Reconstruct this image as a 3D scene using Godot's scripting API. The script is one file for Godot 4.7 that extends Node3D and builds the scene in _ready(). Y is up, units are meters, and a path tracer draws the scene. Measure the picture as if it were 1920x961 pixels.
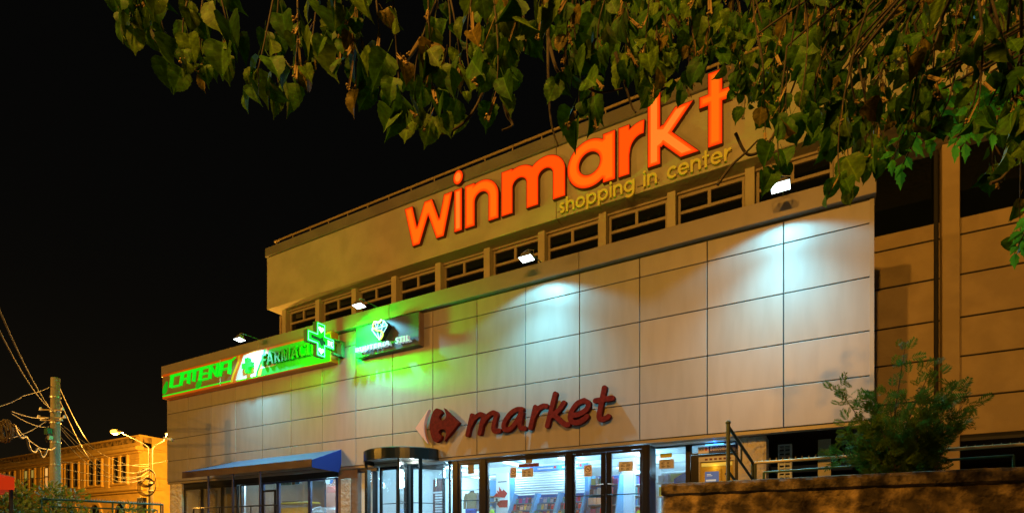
extends Node3D
# A shopping centre at night, seen from the street below. x runs along its front, z = 0 is the face of its cladding, y is up, the street lies at y = 0.

var rng := RandomNumberGenerator.new()
var taken := {}
var M := {}

# ---------------------------------------------------------------- mesh helpers
class MB:
	var v := PackedVector3Array()
	var n := PackedVector3Array()
	var uv := PackedVector2Array()
	func tri(a: Vector3, b: Vector3, c: Vector3, nn: Vector3, ua := Vector2.ZERO, ub := Vector2.ZERO, uc := Vector2.ZERO) -> void:
		if (b - a).cross(c - a).dot(nn) > 0.0:
			v.append_array([a, c, b]); uv.append_array([ua, uc, ub])
		else:
			v.append_array([a, b, c]); uv.append_array([ua, ub, uc])
		n.append_array([nn, nn, nn])
	func tri_smooth(a: Vector3, b: Vector3, c: Vector3, na: Vector3, nb: Vector3, nc: Vector3) -> void:
		if (b - a).cross(c - a).dot(na + nb + nc) > 0.0:
			v.append_array([a, c, b]); n.append_array([na, nc, nb])
		else:
			v.append_array([a, b, c]); n.append_array([na, nb, nc])
		uv.append_array([Vector2.ZERO, Vector2.ZERO, Vector2.ZERO])
	func quad(a: Vector3, b: Vector3, c: Vector3, d: Vector3, nn: Vector3) -> void:
		tri(a, b, c, nn, Vector2(0, 1), Vector2(1, 1), Vector2(1, 0))
		tri(a, c, d, nn, Vector2(0, 1), Vector2(1, 0), Vector2(0, 0))
	func face(a: Vector3, b: Vector3, c: Vector3, d: Vector3, away_from: Vector3) -> void:
		var nn := (b - a).cross(c - a).normalized()
		if nn.length() < 0.5: nn = (c - a).cross(d - a).normalized()
		if nn.dot((a + b + c + d) / 4.0 - away_from) < 0.0: nn = -nn
		quad(a, b, c, d, nn)
	func box(lo: Vector3, hi: Vector3, xf := Transform3D.IDENTITY) -> MB:
		var p := []
		for i in 8:
			p.append(xf * Vector3(hi.x if i & 1 else lo.x, hi.y if i & 2 else lo.y, hi.z if i & 4 else lo.z))
		var mid: Vector3 = xf * ((lo + hi) / 2.0)
		for f in [[4, 5, 7, 6], [1, 0, 2, 3], [0, 4, 6, 2], [5, 1, 3, 7], [6, 7, 3, 2], [0, 1, 5, 4]]:
			face(p[f[0]], p[f[1]], p[f[2]], p[f[3]], mid)
		return self
	# a box whose edges round its +z face are chamfered
	func slab(lo: Vector3, hi: Vector3, b: float, xf := Transform3D.IDENTITY) -> MB:
		var mid: Vector3 = xf * ((lo + hi) / 2.0)
		var rings := []
		for r in [[0.0, lo.z], [0.0, hi.z - b], [b, hi.z]]:
			var g: float = r[0]
			rings.append([xf * Vector3(lo.x + g, lo.y + g, r[1]), xf * Vector3(hi.x - g, lo.y + g, r[1]), xf * Vector3(hi.x - g, hi.y - g, r[1]), xf * Vector3(lo.x + g, hi.y - g, r[1])])
		for k in 2:
			for i in 4:
				face(rings[k][i], rings[k][(i + 1) % 4], rings[k + 1][(i + 1) % 4], rings[k + 1][i], mid)
		face(rings[2][0], rings[2][1], rings[2][2], rings[2][3], mid)
		face(rings[0][0], rings[0][1], rings[0][2], rings[0][3], mid)
		return self
	func tube(pts: Array, r0: float, r1 := -1.0, sides := 8, caps := true) -> MB:
		if r1 < 0.0: r1 = r0
		var last: Array = []
		var lastn: Array = []
		var side := Vector3.ZERO
		for i in pts.size():
			var t: Vector3 = (pts[mini(i + 1, pts.size() - 1)] - pts[maxi(i - 1, 0)]).normalized()
			if side == Vector3.ZERO: side = t.cross(Vector3(0.31, 0.17, 0.93)).normalized() if absf(t.dot(Vector3(0.31, 0.17, 0.93).normalized())) < 0.95 else t.cross(Vector3.RIGHT).normalized()
			side = (side - t * side.dot(t)).normalized()
			var other := t.cross(side)
			var r := lerpf(r0, r1, float(i) / maxf(1.0, pts.size() - 1))
			var ring := []
			var ringn := []
			for k in sides:
				var d := side * cos(TAU * k / sides) + other * sin(TAU * k / sides)
				ring.append(pts[i] + d * r); ringn.append(d)
			if last:
				for k in sides:
					var q := (k + 1) % sides
					tri_smooth(last[k], last[q], ring[q], lastn[k], lastn[q], ringn[q])
					tri_smooth(last[k], ring[q], ring[k], lastn[k], ringn[q], ringn[k])
			if caps and (i == 0 or i == pts.size() - 1):
				for k in sides:
					tri(pts[i], ring[k], ring[(k + 1) % sides], -t if i == 0 else t)
			last = ring; lastn = ringn
		return self
	# outline points (x, y) without holes, from z0 to z1
	func prism(poly: PackedVector2Array, z0: float, z1: float, xf := Transform3D.IDENTITY, sides := true) -> MB:
		var ix := Geometry2D.triangulate_polygon(poly)
		for z in [z0, z1]:
			var nn: Vector3 = (xf.basis * Vector3(0, 0, 1 if z == maxf(z0, z1) else -1)).normalized()
			for i in range(0, ix.size(), 3):
				var q: Array = []
				for k in 3: q.append(poly[ix[i + k]])
				tri(xf * Vector3(q[0].x, q[0].y, z), xf * Vector3(q[1].x, q[1].y, z), xf * Vector3(q[2].x, q[2].y, z), nn, q[0], q[1], q[2])
		if sides: rim(poly, z0, z1, xf)
		return self
	func rim(poly: PackedVector2Array, z0: float, z1: float, xf := Transform3D.IDENTITY) -> void:
		var turn := -1.0 if Geometry2D.is_polygon_clockwise(poly) else 1.0
		for i in poly.size():
			var a := poly[i]
			var b := poly[(i + 1) % poly.size()]
			if a.distance_to(b) < 1e-7: continue
			var nn := (xf.basis * Vector3((b - a).y, -(b - a).x, 0) * turn).normalized()
			quad(xf * Vector3(a.x, a.y, z0), xf * Vector3(b.x, b.y, z0), xf * Vector3(b.x, b.y, z1), xf * Vector3(a.x, a.y, z1), nn)
	func ball(at: Vector3, r: Vector3, rows := 8, cols := 12) -> MB:
		for i in rows:
			for k in cols:
				var p := []
				for c in [[i, k], [i, k + 1], [i + 1, k + 1], [i + 1, k]]:
					var th: float = PI * c[0] / rows
					var ph: float = TAU * c[1] / cols
					p.append(Vector3(sin(th) * cos(ph), cos(th), sin(th) * sin(ph)))
				if i > 0: tri_smooth(at + p[0] * r, at + p[1] * r, at + p[2] * r, p[0], p[1], p[2])
				if i < rows - 1 or i == 0: tri_smooth(at + p[0] * r, at + p[2] * r, at + p[3] * r, p[0], p[2], p[3])
		return self
	func disc(at: Vector3, r: float, h: float, sides := 32) -> MB:   # an upright drum
		return tube([at, at + Vector3(0, h, 0)], r, r, sides)
	func mesh() -> ArrayMesh:
		var a := []
		a.resize(Mesh.ARRAY_MAX)
		a[Mesh.ARRAY_VERTEX] = v; a[Mesh.ARRAY_NORMAL] = n; a[Mesh.ARRAY_TEX_UV] = uv
		var m := ArrayMesh.new()
		m.add_surface_from_arrays(Mesh.PRIMITIVE_TRIANGLES, a)
		return m

func box(x0: float, x1: float, y0: float, y1: float, z0: float, z1: float) -> MB:
	return MB.new().box(Vector3(x0, y0, z0), Vector3(x1, y1, z1))

# ---------------------------------------------------------------- naming helpers
func numbered(called: String, parent: Node) -> String:
	var key := "%d/%s" % [parent.get_instance_id(), called]
	var k: int = taken.get(key, 0)
	taken[key] = k + 1
	return called if k == 0 else "%s_%03d" % [called, k]

func tag(o: Node, label: String, category: String, group := "", kind := "") -> Node:
	if label: o.set_meta("label", label)
	if category: o.set_meta("category", category)
	if group: o.set_meta("group", group)
	if kind: o.set_meta("kind", kind)
	return o

func thing(called: String, label: String, category: String, at := Vector3.ZERO, turn := 0.0, group := "") -> Node3D:
	var o := Node3D.new()
	o.name = numbered(called, self)
	add_child(o, true)
	o.position = at; o.rotation.y = turn
	tag(o, label, category, group)
	return o

func part(parent: Node, called: String, what, mat: Material, label := "") -> MeshInstance3D:
	var o := MeshInstance3D.new()
	o.mesh = what.mesh() if what is MB else what
	o.material_override = mat
	o.name = numbered(called, parent)
	parent.add_child(o, true)
	if label: o.set_meta("label", label)
	return o

func solo(called: String, what, mat: Material, label: String, category: String, group := "", kind := "") -> MeshInstance3D:
	var o := part(self, called, what, mat)
	tag(o, label, category, group, kind)
	return o

func structure(called: String, what, mat: Material, label := "") -> MeshInstance3D:
	var o := part(self, called, what, mat)
	o.set_meta("kind", "structure")
	if label: o.set_meta("label", label)
	return o

func copy(o: Node3D, at: Vector3, label := "", turn := 0.0) -> Node3D:
	var c: Node3D = o.duplicate()
	c.name = numbered(String(o.name).rstrip("0123456789").rstrip("_"), self)
	add_child(c, true)
	c.position = at
	if turn != 0.0: c.rotation.y = turn
	if label: c.set_meta("label", label)
	return c

# ---------------------------------------------------------------- materials
func lin(r: float, g: float, b: float) -> Color:
	return Color(r, g, b).linear_to_srgb()

func mat(r: float, g: float, b: float, rough := 0.8, metal := 0.0) -> StandardMaterial3D:
	var m := StandardMaterial3D.new()
	m.albedo_color = lin(r, g, b)
	m.roughness = rough; m.metallic = metal
	return m

func glow(r: float, g: float, b: float, energy := 1.0, base := 0.1) -> StandardMaterial3D:
	var m := mat(r * base, g * base, b * base, 0.5)
	m.emission_enabled = true
	m.emission = lin(r, g, b); m.emission_energy_multiplier = energy
	return m

func noise_tex(freq: float, lo: float, hi: float, seed_ := 1, octaves := 5, size := 512, bias_lo := 0.25, bias_hi := 0.75) -> NoiseTexture2D:
	var f := FastNoiseLite.new()
	f.seed = seed_; f.frequency = freq; f.fractal_octaves = octaves; f.noise_type = FastNoiseLite.TYPE_SIMPLEX_SMOOTH
	var t := NoiseTexture2D.new()
	t.width = size; t.height = size; t.seamless = true; t.noise = f
	var g := Gradient.new()
	g.set_color(0, Color(lo, lo, lo)); g.set_color(1, Color(hi, hi, hi))
	g.set_offset(0, bias_lo); g.set_offset(1, bias_hi)
	t.color_ramp = g
	return t

func grain(m: StandardMaterial3D, tex: Texture2D, per_metre: float, rough: Texture2D = null, relief: Texture2D = null, relief_cm := 0.0) -> StandardMaterial3D:
	m.uv1_triplanar = true; m.uv1_world_triplanar = true
	m.uv1_scale = Vector3.ONE * per_metre
	if tex: m.albedo_texture = tex
	if rough: m.roughness_texture = rough
	if relief:
		m.heightmap_enabled = true; m.heightmap_texture = relief; m.heightmap_scale = relief_cm
	return m

func glass(alpha := 0.08, r := 0.9, g := 0.97, b := 1.0) -> StandardMaterial3D:
	var m := mat(r, g, b, 0.02)
	m.transparency = BaseMaterial3D.TRANSPARENCY_ALPHA
	m.albedo_color.a = alpha
	return m

func materials() -> void:
	var fine := noise_tex(0.04, 0.9, 1.0, 3)
	var broad := noise_tex(0.006, 0.93, 1.0, 7, 6)
	var stain := noise_tex(0.009, 0.42, 1.0, 11, 6, 512, 0.28, 0.66)
	var pits := noise_tex(0.05, 0.0, 1.0, 5, 4)
	var lumps := noise_tex(0.012, 0.0, 1.0, 9, 6)
	var sheen := noise_tex(0.01, 0.965, 1.0, 13, 4)
	var streak := noise_tex(0.02, 0.965, 1.0, 21, 5, 512, 0.2, 0.62)
	for k in 4:
		var c: Array = [[0.285, 0.265, 0.25], [0.268, 0.252, 0.238], [0.302, 0.278, 0.260], [0.277, 0.256, 0.236]][k]
		M["panel%d" % k] = grain(mat(c[0], c[1], c[2], 0.5, 0.25), streak, 0.21, sheen)
		M["panel%d" % k].uv1_scale = Vector3(0.28, 0.05, 0.28)
		M["panel%d" % k].uv1_offset = Vector3(0.13 * k, 0.31 * k, 0)
	M.band = grain(mat(0.26, 0.235, 0.20, 0.45, 0.2), sheen, 0.3, sheen)
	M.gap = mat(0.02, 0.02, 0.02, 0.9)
	M.concrete = grain(mat(0.46, 0.43, 0.29, 0.9), broad, 0.22, null, pits, 0.5)
	M.coping = grain(mat(0.19, 0.175, 0.13, 0.9), broad, 0.35, null, pits, 0.6)
	M.wing = grain(mat(0.47, 0.36, 0.19, 0.75), broad, 0.35, null, pits, 0.2)
	M.ochre = grain(mat(0.60, 0.40, 0.085, 0.85), broad, 0.3, null, pits, 0.3)
	M.ochre_old = grain(mat(0.34, 0.23, 0.06, 0.9), stain, 0.3)
	M.retaining = grain(mat(0.27, 0.19, 0.085, 0.95), stain, 0.55, null, lumps, 4.0)
	M.cap = grain(mat(0.18, 0.135, 0.075, 0.95), stain, 0.8, null, lumps, 3.0)
	M.stone = grain(mat(0.52, 0.48, 0.42, 0.9), broad, 0.8, null, lumps, 3.0)
	M.pier = grain(mat(0.20, 0.135, 0.095, 0.75), broad, 0.5, null, pits, 0.4)
	M.rubble = grain(mat(0.22, 0.19, 0.15, 0.9), fine, 2.0, null, lumps, 2.0)
	M.rubble_light = grain(mat(0.32, 0.29, 0.25, 0.9), fine, 2.0, null, lumps, 2.0)
	M.mortar = mat(0.10, 0.09, 0.075, 0.95)
	M.asphalt = grain(mat(0.05, 0.05, 0.05, 0.9), broad, 0.15, null, pits, 0.5)
	M.paving = grain(mat(0.22, 0.20, 0.18, 0.85), broad, 0.3, null, pits, 0.3)
	M.soil = grain(mat(0.06, 0.045, 0.03, 1.0), fine, 1.0, null, lumps, 3.0)
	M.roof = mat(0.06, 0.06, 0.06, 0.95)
	M.frame_tan = grain(mat(0.36, 0.31, 0.22, 0.6), fine, 1.0)
	M.dark_glass = mat(0.004, 0.006, 0.008, 0.06)
	M.bronze = grain(mat(0.013, 0.010, 0.009, 0.28, 0.2), fine, 1.5)
	M.black = mat(0.012, 0.014, 0.016, 0.4)
	M.alu = mat(0.55, 0.57, 0.6, 0.35, 0.8)
	M.steel = mat(0.35, 0.36, 0.36, 0.4, 0.7)
	M.rail = grain(mat(0.055, 0.075, 0.06, 0.4, 0.3), fine, 3.0)
	M.rail_green = grain(mat(0.02, 0.085, 0.05, 0.4, 0.1), fine, 3.0)
	M.brass = mat(0.45, 0.36, 0.18, 0.5, 0.3)
	M.rust = grain(mat(0.42, 0.34, 0.15, 0.7, 0.1), fine, 1.0)
	M.pane = glass(0.05)
	M.pane_dark = glass(0.2, 0.3, 0.35, 0.4)
	M.white = mat(0.75, 0.76, 0.77, 0.6)
	M.plaster = mat(0.66, 0.70, 0.72, 0.9)
	M.shop_floor = mat(0.45, 0.45, 0.44, 0.4)
	M.blue = mat(0.03, 0.16, 0.50, 0.45)
	M.sky_blue = mat(0.10, 0.36, 0.66, 0.5)
	M.navy = mat(0.012, 0.02, 0.10, 0.5)
	M.awning = mat(0.012, 0.035, 0.26, 0.75)
	M.awning.backlight_enabled = true; M.awning.backlight = lin(0.02, 0.09, 0.6)
	M.awning_top = mat(0.075, 0.085, 0.16, 0.75)
	M.awning_valance = grain(mat(0.055, 0.036, 0.045, 0.55), fine, 2.0)
	M.paper = mat(0.50, 0.47, 0.38, 0.9)
	M.paper_white = mat(0.62, 0.55, 0.45, 0.9)
	M.paper_tan = mat(0.26, 0.22, 0.13, 0.9)
	M.yellow = mat(0.62, 0.50, 0.03, 0.7)
	M.red = mat(0.42, 0.025, 0.02, 0.5)
	M.maroon = mat(0.13, 0.02, 0.02, 0.5)
	M.ink = mat(0.03, 0.025, 0.025, 0.8)
	M.bark = grain(mat(0.06, 0.05, 0.035, 0.95), fine, 3.0, null, lumps, 2.0)
	M.twig = mat(0.022, 0.016, 0.009, 0.9)
	M.cable = mat(0.075, 0.06, 0.028, 0.7)
	M.cable_dark = mat(0.016, 0.013, 0.008, 0.8)
	M.pole = grain(mat(0.24, 0.22, 0.16, 0.9), broad, 0.6, null, pits, 0.4)
	M.canvas_red = mat(0.55, 0.045, 0.02, 0.75)
	M.canvas_red.backlight_enabled = true; M.canvas_red.backlight = lin(0.5, 0.05, 0.02)
	# lit things
	M.tube = glow(0.85, 0.96, 1.0, 3.0, 0.8)
	M.flood = glow(0.80, 1.0, 0.97, 9.0, 0.8)
	M.sodium = glow(1.0, 0.47, 0.05, 4.0, 0.8)
	M.red_core = glow(1.0, 0.14, 0.003, 1.05)
	M.red_pale = glow(1.0, 0.20, 0.018, 1.1)
	M.red_rim = glow(1.0, 0.042, 0.001, 1.0)
	M.red_mid = glow(1.0, 0.085, 0.002, 1.0)
	M.red_edge = glow(0.95, 0.025, 0.001, 0.95)
	M.red_side = mat(0.09, 0.012, 0.006, 0.5)
	M.green_lit = glow(0.0, 0.82, 0.012, 0.85, 0.5)
	M.green_stripe = glow(0.0, 0.85, 0.01, 0.6, 0.5)
	M.cross_face = glow(0.0, 0.75, 0.01, 1.0, 0.5)
	M.cross_tube = glow(0.25, 1.0, 0.75, 1.6, 0.5)
	M.cross_white = glow(0.85, 1.0, 0.93, 1.3, 0.8)
	M.cross_dark = glow(0.0, 0.13, 0.004, 0.5)

func vein_texture() -> ImageTexture:
	var w := 96
	var im := Image.create(w, w, false, Image.FORMAT_RGB8)
	var f := FastNoiseLite.new()
	f.seed = 4; f.frequency = 0.05
	for y in w:
		for x in w:
			var u := absf(x / float(w) - 0.5) * 2.0
			var t := y / float(w)
			var s := fposmod(t * 6.5 - u * 2.2, 1.0)
			var vein := clampf(1.0 - absf(s - 0.5) * 9.0, 0.0, 1.0) * 0.45 + clampf(1.0 - u * 14.0, 0.0, 1.0) * 0.8
			var b := 0.74 + 0.22 * f.get_noise_2d(x, y)
			im.set_pixel(x, y, Color(minf(1.0, b + vein * 0.25), minf(1.0, b + vein * 0.2), minf(1.0, b * 0.9 + vein * 0.2)))
	return ImageTexture.create_from_image(im)

# a sheet of small print: dark lines in two columns
func print_texture(seed_: int, columns: int) -> ImageTexture:
	var im := Image.create(96, 64, false, Image.FORMAT_RGB8)
	im.fill(Color(1, 1, 1))
	var r := RandomNumberGenerator.new()
	r.seed = seed_
	im.fill_rect(Rect2i(24, 6, 46, 4), Color(0.35, 0.3, 0.25))
	for row in [18, 24, 30, 42, 48, 54]:
		for c in columns:
			var x := 12 + c * 76 / columns + r.randi_range(0, 3)
			im.fill_rect(Rect2i(x, row, r.randi_range(12, 60 / columns), 3), Color(0.3, 0.26, 0.22))
	return ImageTexture.create_from_image(im)

# ---------------------------------------------------------------- letters drawn with a pen, in units of x-height 100
func pen(points: Array, w: float, cap := Geometry2D.END_BUTT, join := Geometry2D.JOIN_MITER) -> PackedVector2Array:
	var p := PackedVector2Array(points)
	var r := Geometry2D.offset_polyline(p, w / 2.0, join, cap)
	return r[0] if r.size() else PackedVector2Array()

func arc(c: Vector2, r: float, from: float, to: float, n := 20) -> Array:
	var out := []
	for i in n + 1:
		var a := deg_to_rad(lerpf(from, to, float(i) / n))
		out.append(c + Vector2(cos(a), sin(a)) * r)
	return out

func ring(c: Vector2, r: float) -> PackedVector2Array:
	return PackedVector2Array(arc(c, r, 0, 360 - 360.0 / 40, 39))

# strokes and rings -> [outers, holes], merged
func merged(strokes: Array, holes: Array) -> Array:
	var outs := []
	var inner := []
	for s in strokes:
		var p: PackedVector2Array = s
		if p.size() < 3: continue
		var again := true
		while again:
			again = false
			for q in outs.duplicate():
				if Geometry2D.intersect_polygons(p, q).size():
					outs.erase(q)
					for m in Geometry2D.merge_polygons(p, q):
						if Geometry2D.is_polygon_clockwise(m): inner.append(m)
						else: p = m
					again = true
					break
		outs.append(p)
	for h in holes:
		var left := [h]
		for s in strokes:
			if (s as PackedVector2Array).size() < 3 or s in holes_of: continue
			var next := []
			for l in left:
				for c in Geometry2D.clip_polygons(l, s):
					if not Geometry2D.is_polygon_clockwise(c): next.append(c)
			left = next
		inner.append_array(left)
	return [outs, inner]
var holes_of := []

func letter(ch: String, w: float) -> Array:
	var s := []
	var h := []
	holes_of = []
	var e := w / 2.0
	var r := 50.0 - e
	var bowl := func(c: Vector2) -> void:
		var o := ring(c, 50.0)
		s.append(o); holes_of.append(o); h.append(ring(c, 50.0 - w))
	match ch:
		"w":
			var z := pen([Vector2(-6 + e * 0.9, 118), Vector2(36, 6), Vector2(74, 96), Vector2(110, 6), Vector2(152 - e * 0.9, 118)], w * 0.94)
			for q in Geometry2D.intersect_polygons(z, PackedVector2Array([Vector2(-60, 0), Vector2(220, 0), Vector2(220, 100), Vector2(-60, 100)])): s.append(q)
		"i":
			s.append(pen([Vector2(e, 0), Vector2(e, 100)], w)); s.append(ring(Vector2(e, 127), w * 0.62))
		"n", "h":
			var a := 45.0 - e
			s.append(pen([Vector2(e, 0), Vector2(e, 100 if ch == "n" else 138)], w))
			s.append(pen([Vector2(e, 50)] + arc(Vector2(45, 100 - e - a), a, 180, 0) + [Vector2(90 - e, 0)], w))
		"m":
			var a := 36.0 - e * 0.5
			var x1 := e + 2 * a
			s.append(pen([Vector2(e, 0), Vector2(e, 100)], w))
			for x in [e, x1]: s.append(pen([Vector2(x, 50)] + arc(Vector2(x + a, 100 - e - a), a, 180, 0) + [Vector2(x + 2 * a, 0)], w))
		"r":
			s.append(pen([Vector2(e, 0), Vector2(e, 100)], w)); s.append(pen([Vector2(e, 40)] + arc(Vector2(56, 100 - e - 42), 42 - e * 0.1, 172, 82, 12), w))
		"a":
			bowl.call(Vector2(50, 50)); s.append(pen([Vector2(106 - e, 0), Vector2(106 - e, 100)], w))
		"p":
			bowl.call(Vector2(50, 50)); s.append(pen([Vector2(e - 3, -36), Vector2(e - 3, 100)], w))
		"g":
			bowl.call(Vector2(50, 50)); s.append(pen([Vector2(103 - e, 100)] + arc(Vector2(103 - e - 40, 2), 40, 0, -140, 16), w))
		"o":
			bowl.call(Vector2(50, 50))
		"c":
			s.append(pen(arc(Vector2(50, 50), r, 42, 318, 32), w))
		"e":
			s.append(pen(arc(Vector2(50, 50), r, -2, 318, 36), w)); s.append(pen([Vector2(e * 0.6, 50), Vector2(99, 50)], w * 0.8))
		"s":
			s.append(pen(arc(Vector2(32, 73 - e * 0.15), 27 - e * 0.85, 25, 262, 18) + arc(Vector2(32, 27 + e * 0.15), 27 - e * 0.85, 82, -155, 18), w))
		"k":
			s.append(pen([Vector2(e, 0), Vector2(e, 140)], w))
			for q in [[Vector2(w * 0.7, 40), Vector2(92, 118)], [Vector2(w * 0.75, 66), Vector2(104, -18)]]:
				for z in Geometry2D.intersect_polygons(pen(q, w), PackedVector2Array([Vector2(w * 0.5, 0), Vector2(130, 0), Vector2(130, 100), Vector2(w * 0.5, 100)])): s.append(z)
		"t":
			s.append(pen([Vector2(30, 0), Vector2(30, 138)], w)); s.append(pen([Vector2(0, 100 - e * 0.8), Vector2(60, 100 - e * 0.8)], w * 0.8))
	return merged(s, h)

func bounds(shape: Array) -> Rect2:
	var b := Rect2(shape[0][0][0], Vector2.ZERO)
	for o in shape[0]:
		for p in o: b = b.expand(p)
	return b

# the glyph's face and sides, holes kept open by cutting each face through the middle of its holes
func glyph(mb: MB, shape: Array, z0: float, z1: float, xf: Transform3D, sides := true) -> MB:
	for o in shape[0]:
		var pieces := [o]
		for h in shape[1]:
			var c := Vector2.ZERO
			for p in h: c += p / h.size()
			var next := []
			for q in pieces:
				if not Geometry2D.intersect_polygons(q, h).size():
					next.append(q)
					continue
				for half in [Rect2(c.x - 9000, -9000, 9000, 18000), Rect2(c.x, -9000, 9000, 18000)]:
					var rect := PackedVector2Array([half.position, Vector2(half.end.x, half.position.y), half.end, Vector2(half.position.x, half.end.y)])
					for cut in Geometry2D.intersect_polygons(q, rect): next.append_array(Geometry2D.clip_polygons(cut, h))
			pieces = next
		for q in pieces:
			mb.prism(q, z0, z1, xf, false)
		if sides: mb.rim(o, z0, z1, xf)
	if sides:
		for h in shape[1]:
			var back: PackedVector2Array = h.duplicate()
			mb.rim(back, z0, z1, xf)
			# sides of a hole face inwards
	return mb

func inset(shape: Array, by: float) -> Array:
	var outs := []
	var inner := []
	for o in shape[0]: outs.append_array(Geometry2D.offset_polygon(o, -by, Geometry2D.JOIN_MITER))
	for h in shape[1]: inner.append_array(Geometry2D.offset_polygon(h, by, Geometry2D.JOIN_ROUND))
	return [outs, inner]

func words(parent: Node, called: String, text: String, serif: bool, bold: bool, box_: Rect2, z: float, depth: float, m: Material, spread := true) -> MeshInstance3D:
	var t := TextMesh.new()
	var f := SystemFont.new()
	f.font_names = PackedStringArray(["Droid Serif" if serif else "Droid Sans"])
	f.font_weight = 700 if bold else 400
	t.font = f; t.text = text; t.font_size = 64; t.pixel_size = 0.01; t.depth = 0.2; t.curve_step = 2.0
	var b := t.get_aabb()
	var o := part(parent, called, t, m)
	var sx := box_.size.x / b.size.x
	var sy := box_.size.y / b.size.y
	o.scale = Vector3(sx if spread else minf(sx, sy), sy if spread else minf(sx, sy), depth / 0.2)
	var c := b.get_center()
	o.position = Vector3(box_.get_center().x - c.x * o.scale.x, box_.get_center().y - c.y * o.scale.y, z)
	return o

# ================================================================ the scene
func _ready() -> void:
	rng.seed = 20
	materials()
	sign_materials()
	goods_materials()
	view()
	ground()
	centre()
	street_block()
	wall_and_planter()
	signs()
	floodlights()
	street_lamps()
	shop_front()
	shop_inside()
	pharmacy_front()
	poles_and_cables()
	left_corner()
	lindens()

func view() -> void:
	var cam := Camera3D.new()
	cam.name = "camera"
	add_child(cam)
	cam.position = Vector3(0, 1.6, 12.7)
	cam.rotation_degrees = Vector3(0, 29.765, 0)
	cam.projection = Camera3D.PROJECTION_FRUSTUM     # level, with the lens shifted up as in an architectural photograph
	cam.near = 0.1; cam.far = 600.0
	cam.size = 0.1 * 961.0 / 1050.0
	cam.frustum_offset = Vector2(0, 0.1 * 529.5 / 1050.0)
	cam.current = true
	var around := WorldEnvironment.new()
	around.name = "night_environment"
	var e := Environment.new()
	e.background_mode = Environment.BG_SKY
	var sky := ProceduralSkyMaterial.new()
	sky.sky_top_color = Color(0.021, 0.021, 0.019)
	sky.sky_horizon_color = Color(0.105, 0.084, 0.046)
	sky.sky_curve = 0.12
	sky.ground_bottom_color = Color(0.02, 0.018, 0.014)
	sky.ground_horizon_color = Color(0.05, 0.042, 0.025)
	e.sky = Sky.new(); e.sky.sky_material = sky
	e.tonemap_mode = Environment.TONE_MAPPER_LINEAR
	e.tonemap_exposure = 1.0
	e.sdfgi_enabled = true; e.ssao_enabled = true; e.ssil_enabled = true
	around.environment = e
	add_child(around)
	var moon := DirectionalLight3D.new()
	moon.name = "moon"
	moon.light_energy = 0.006; moon.light_color = Color(0.75, 0.82, 1.0); moon.light_angular_distance = 0.5
	moon.rotation_degrees = Vector3(-55, 20, 0); moon.shadow_enabled = true
	add_child(moon)

func ground() -> void:
	structure("street", box(-220, 160, -0.5, 0, -160, 120), M.asphalt)
	structure("plaza", box(-24.5, -2.25, 0.004, 1.0, -0.1, 7.2), M.paving)

# a lit rectangular lamp shining along its own -z
func area_light(parent: Node3D, called: String, at: Vector3, size: Vector2, towards: Vector3, color: Color, energy: float) -> void:
	var l := AreaLight3D.new()
	l.name = numbered(called, parent)
	parent.add_child(l)
	l.area_size = size; l.area_normalize_energy = true; l.light_energy = energy; l.light_color = color
	l.area_range = 60.0; l.area_attenuation = 2.0; l.shadow_enabled = true
	var up := Vector3.UP if absf(towards.normalized().y) < 0.9 else Vector3.BACK
	l.transform = Transform3D(Basis.looking_at(towards, up), at)

func omni(parent: Node3D, called: String, at: Vector3, color: Color, energy: float, size := 0.05) -> void:
	var l := OmniLight3D.new()
	l.name = numbered(called, parent)
	parent.add_child(l)
	l.position = at; l.light_color = color; l.light_energy = energy; l.light_size = size
	l.omni_range = 80.0; l.omni_attenuation = 2.0; l.shadow_enabled = true

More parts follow.
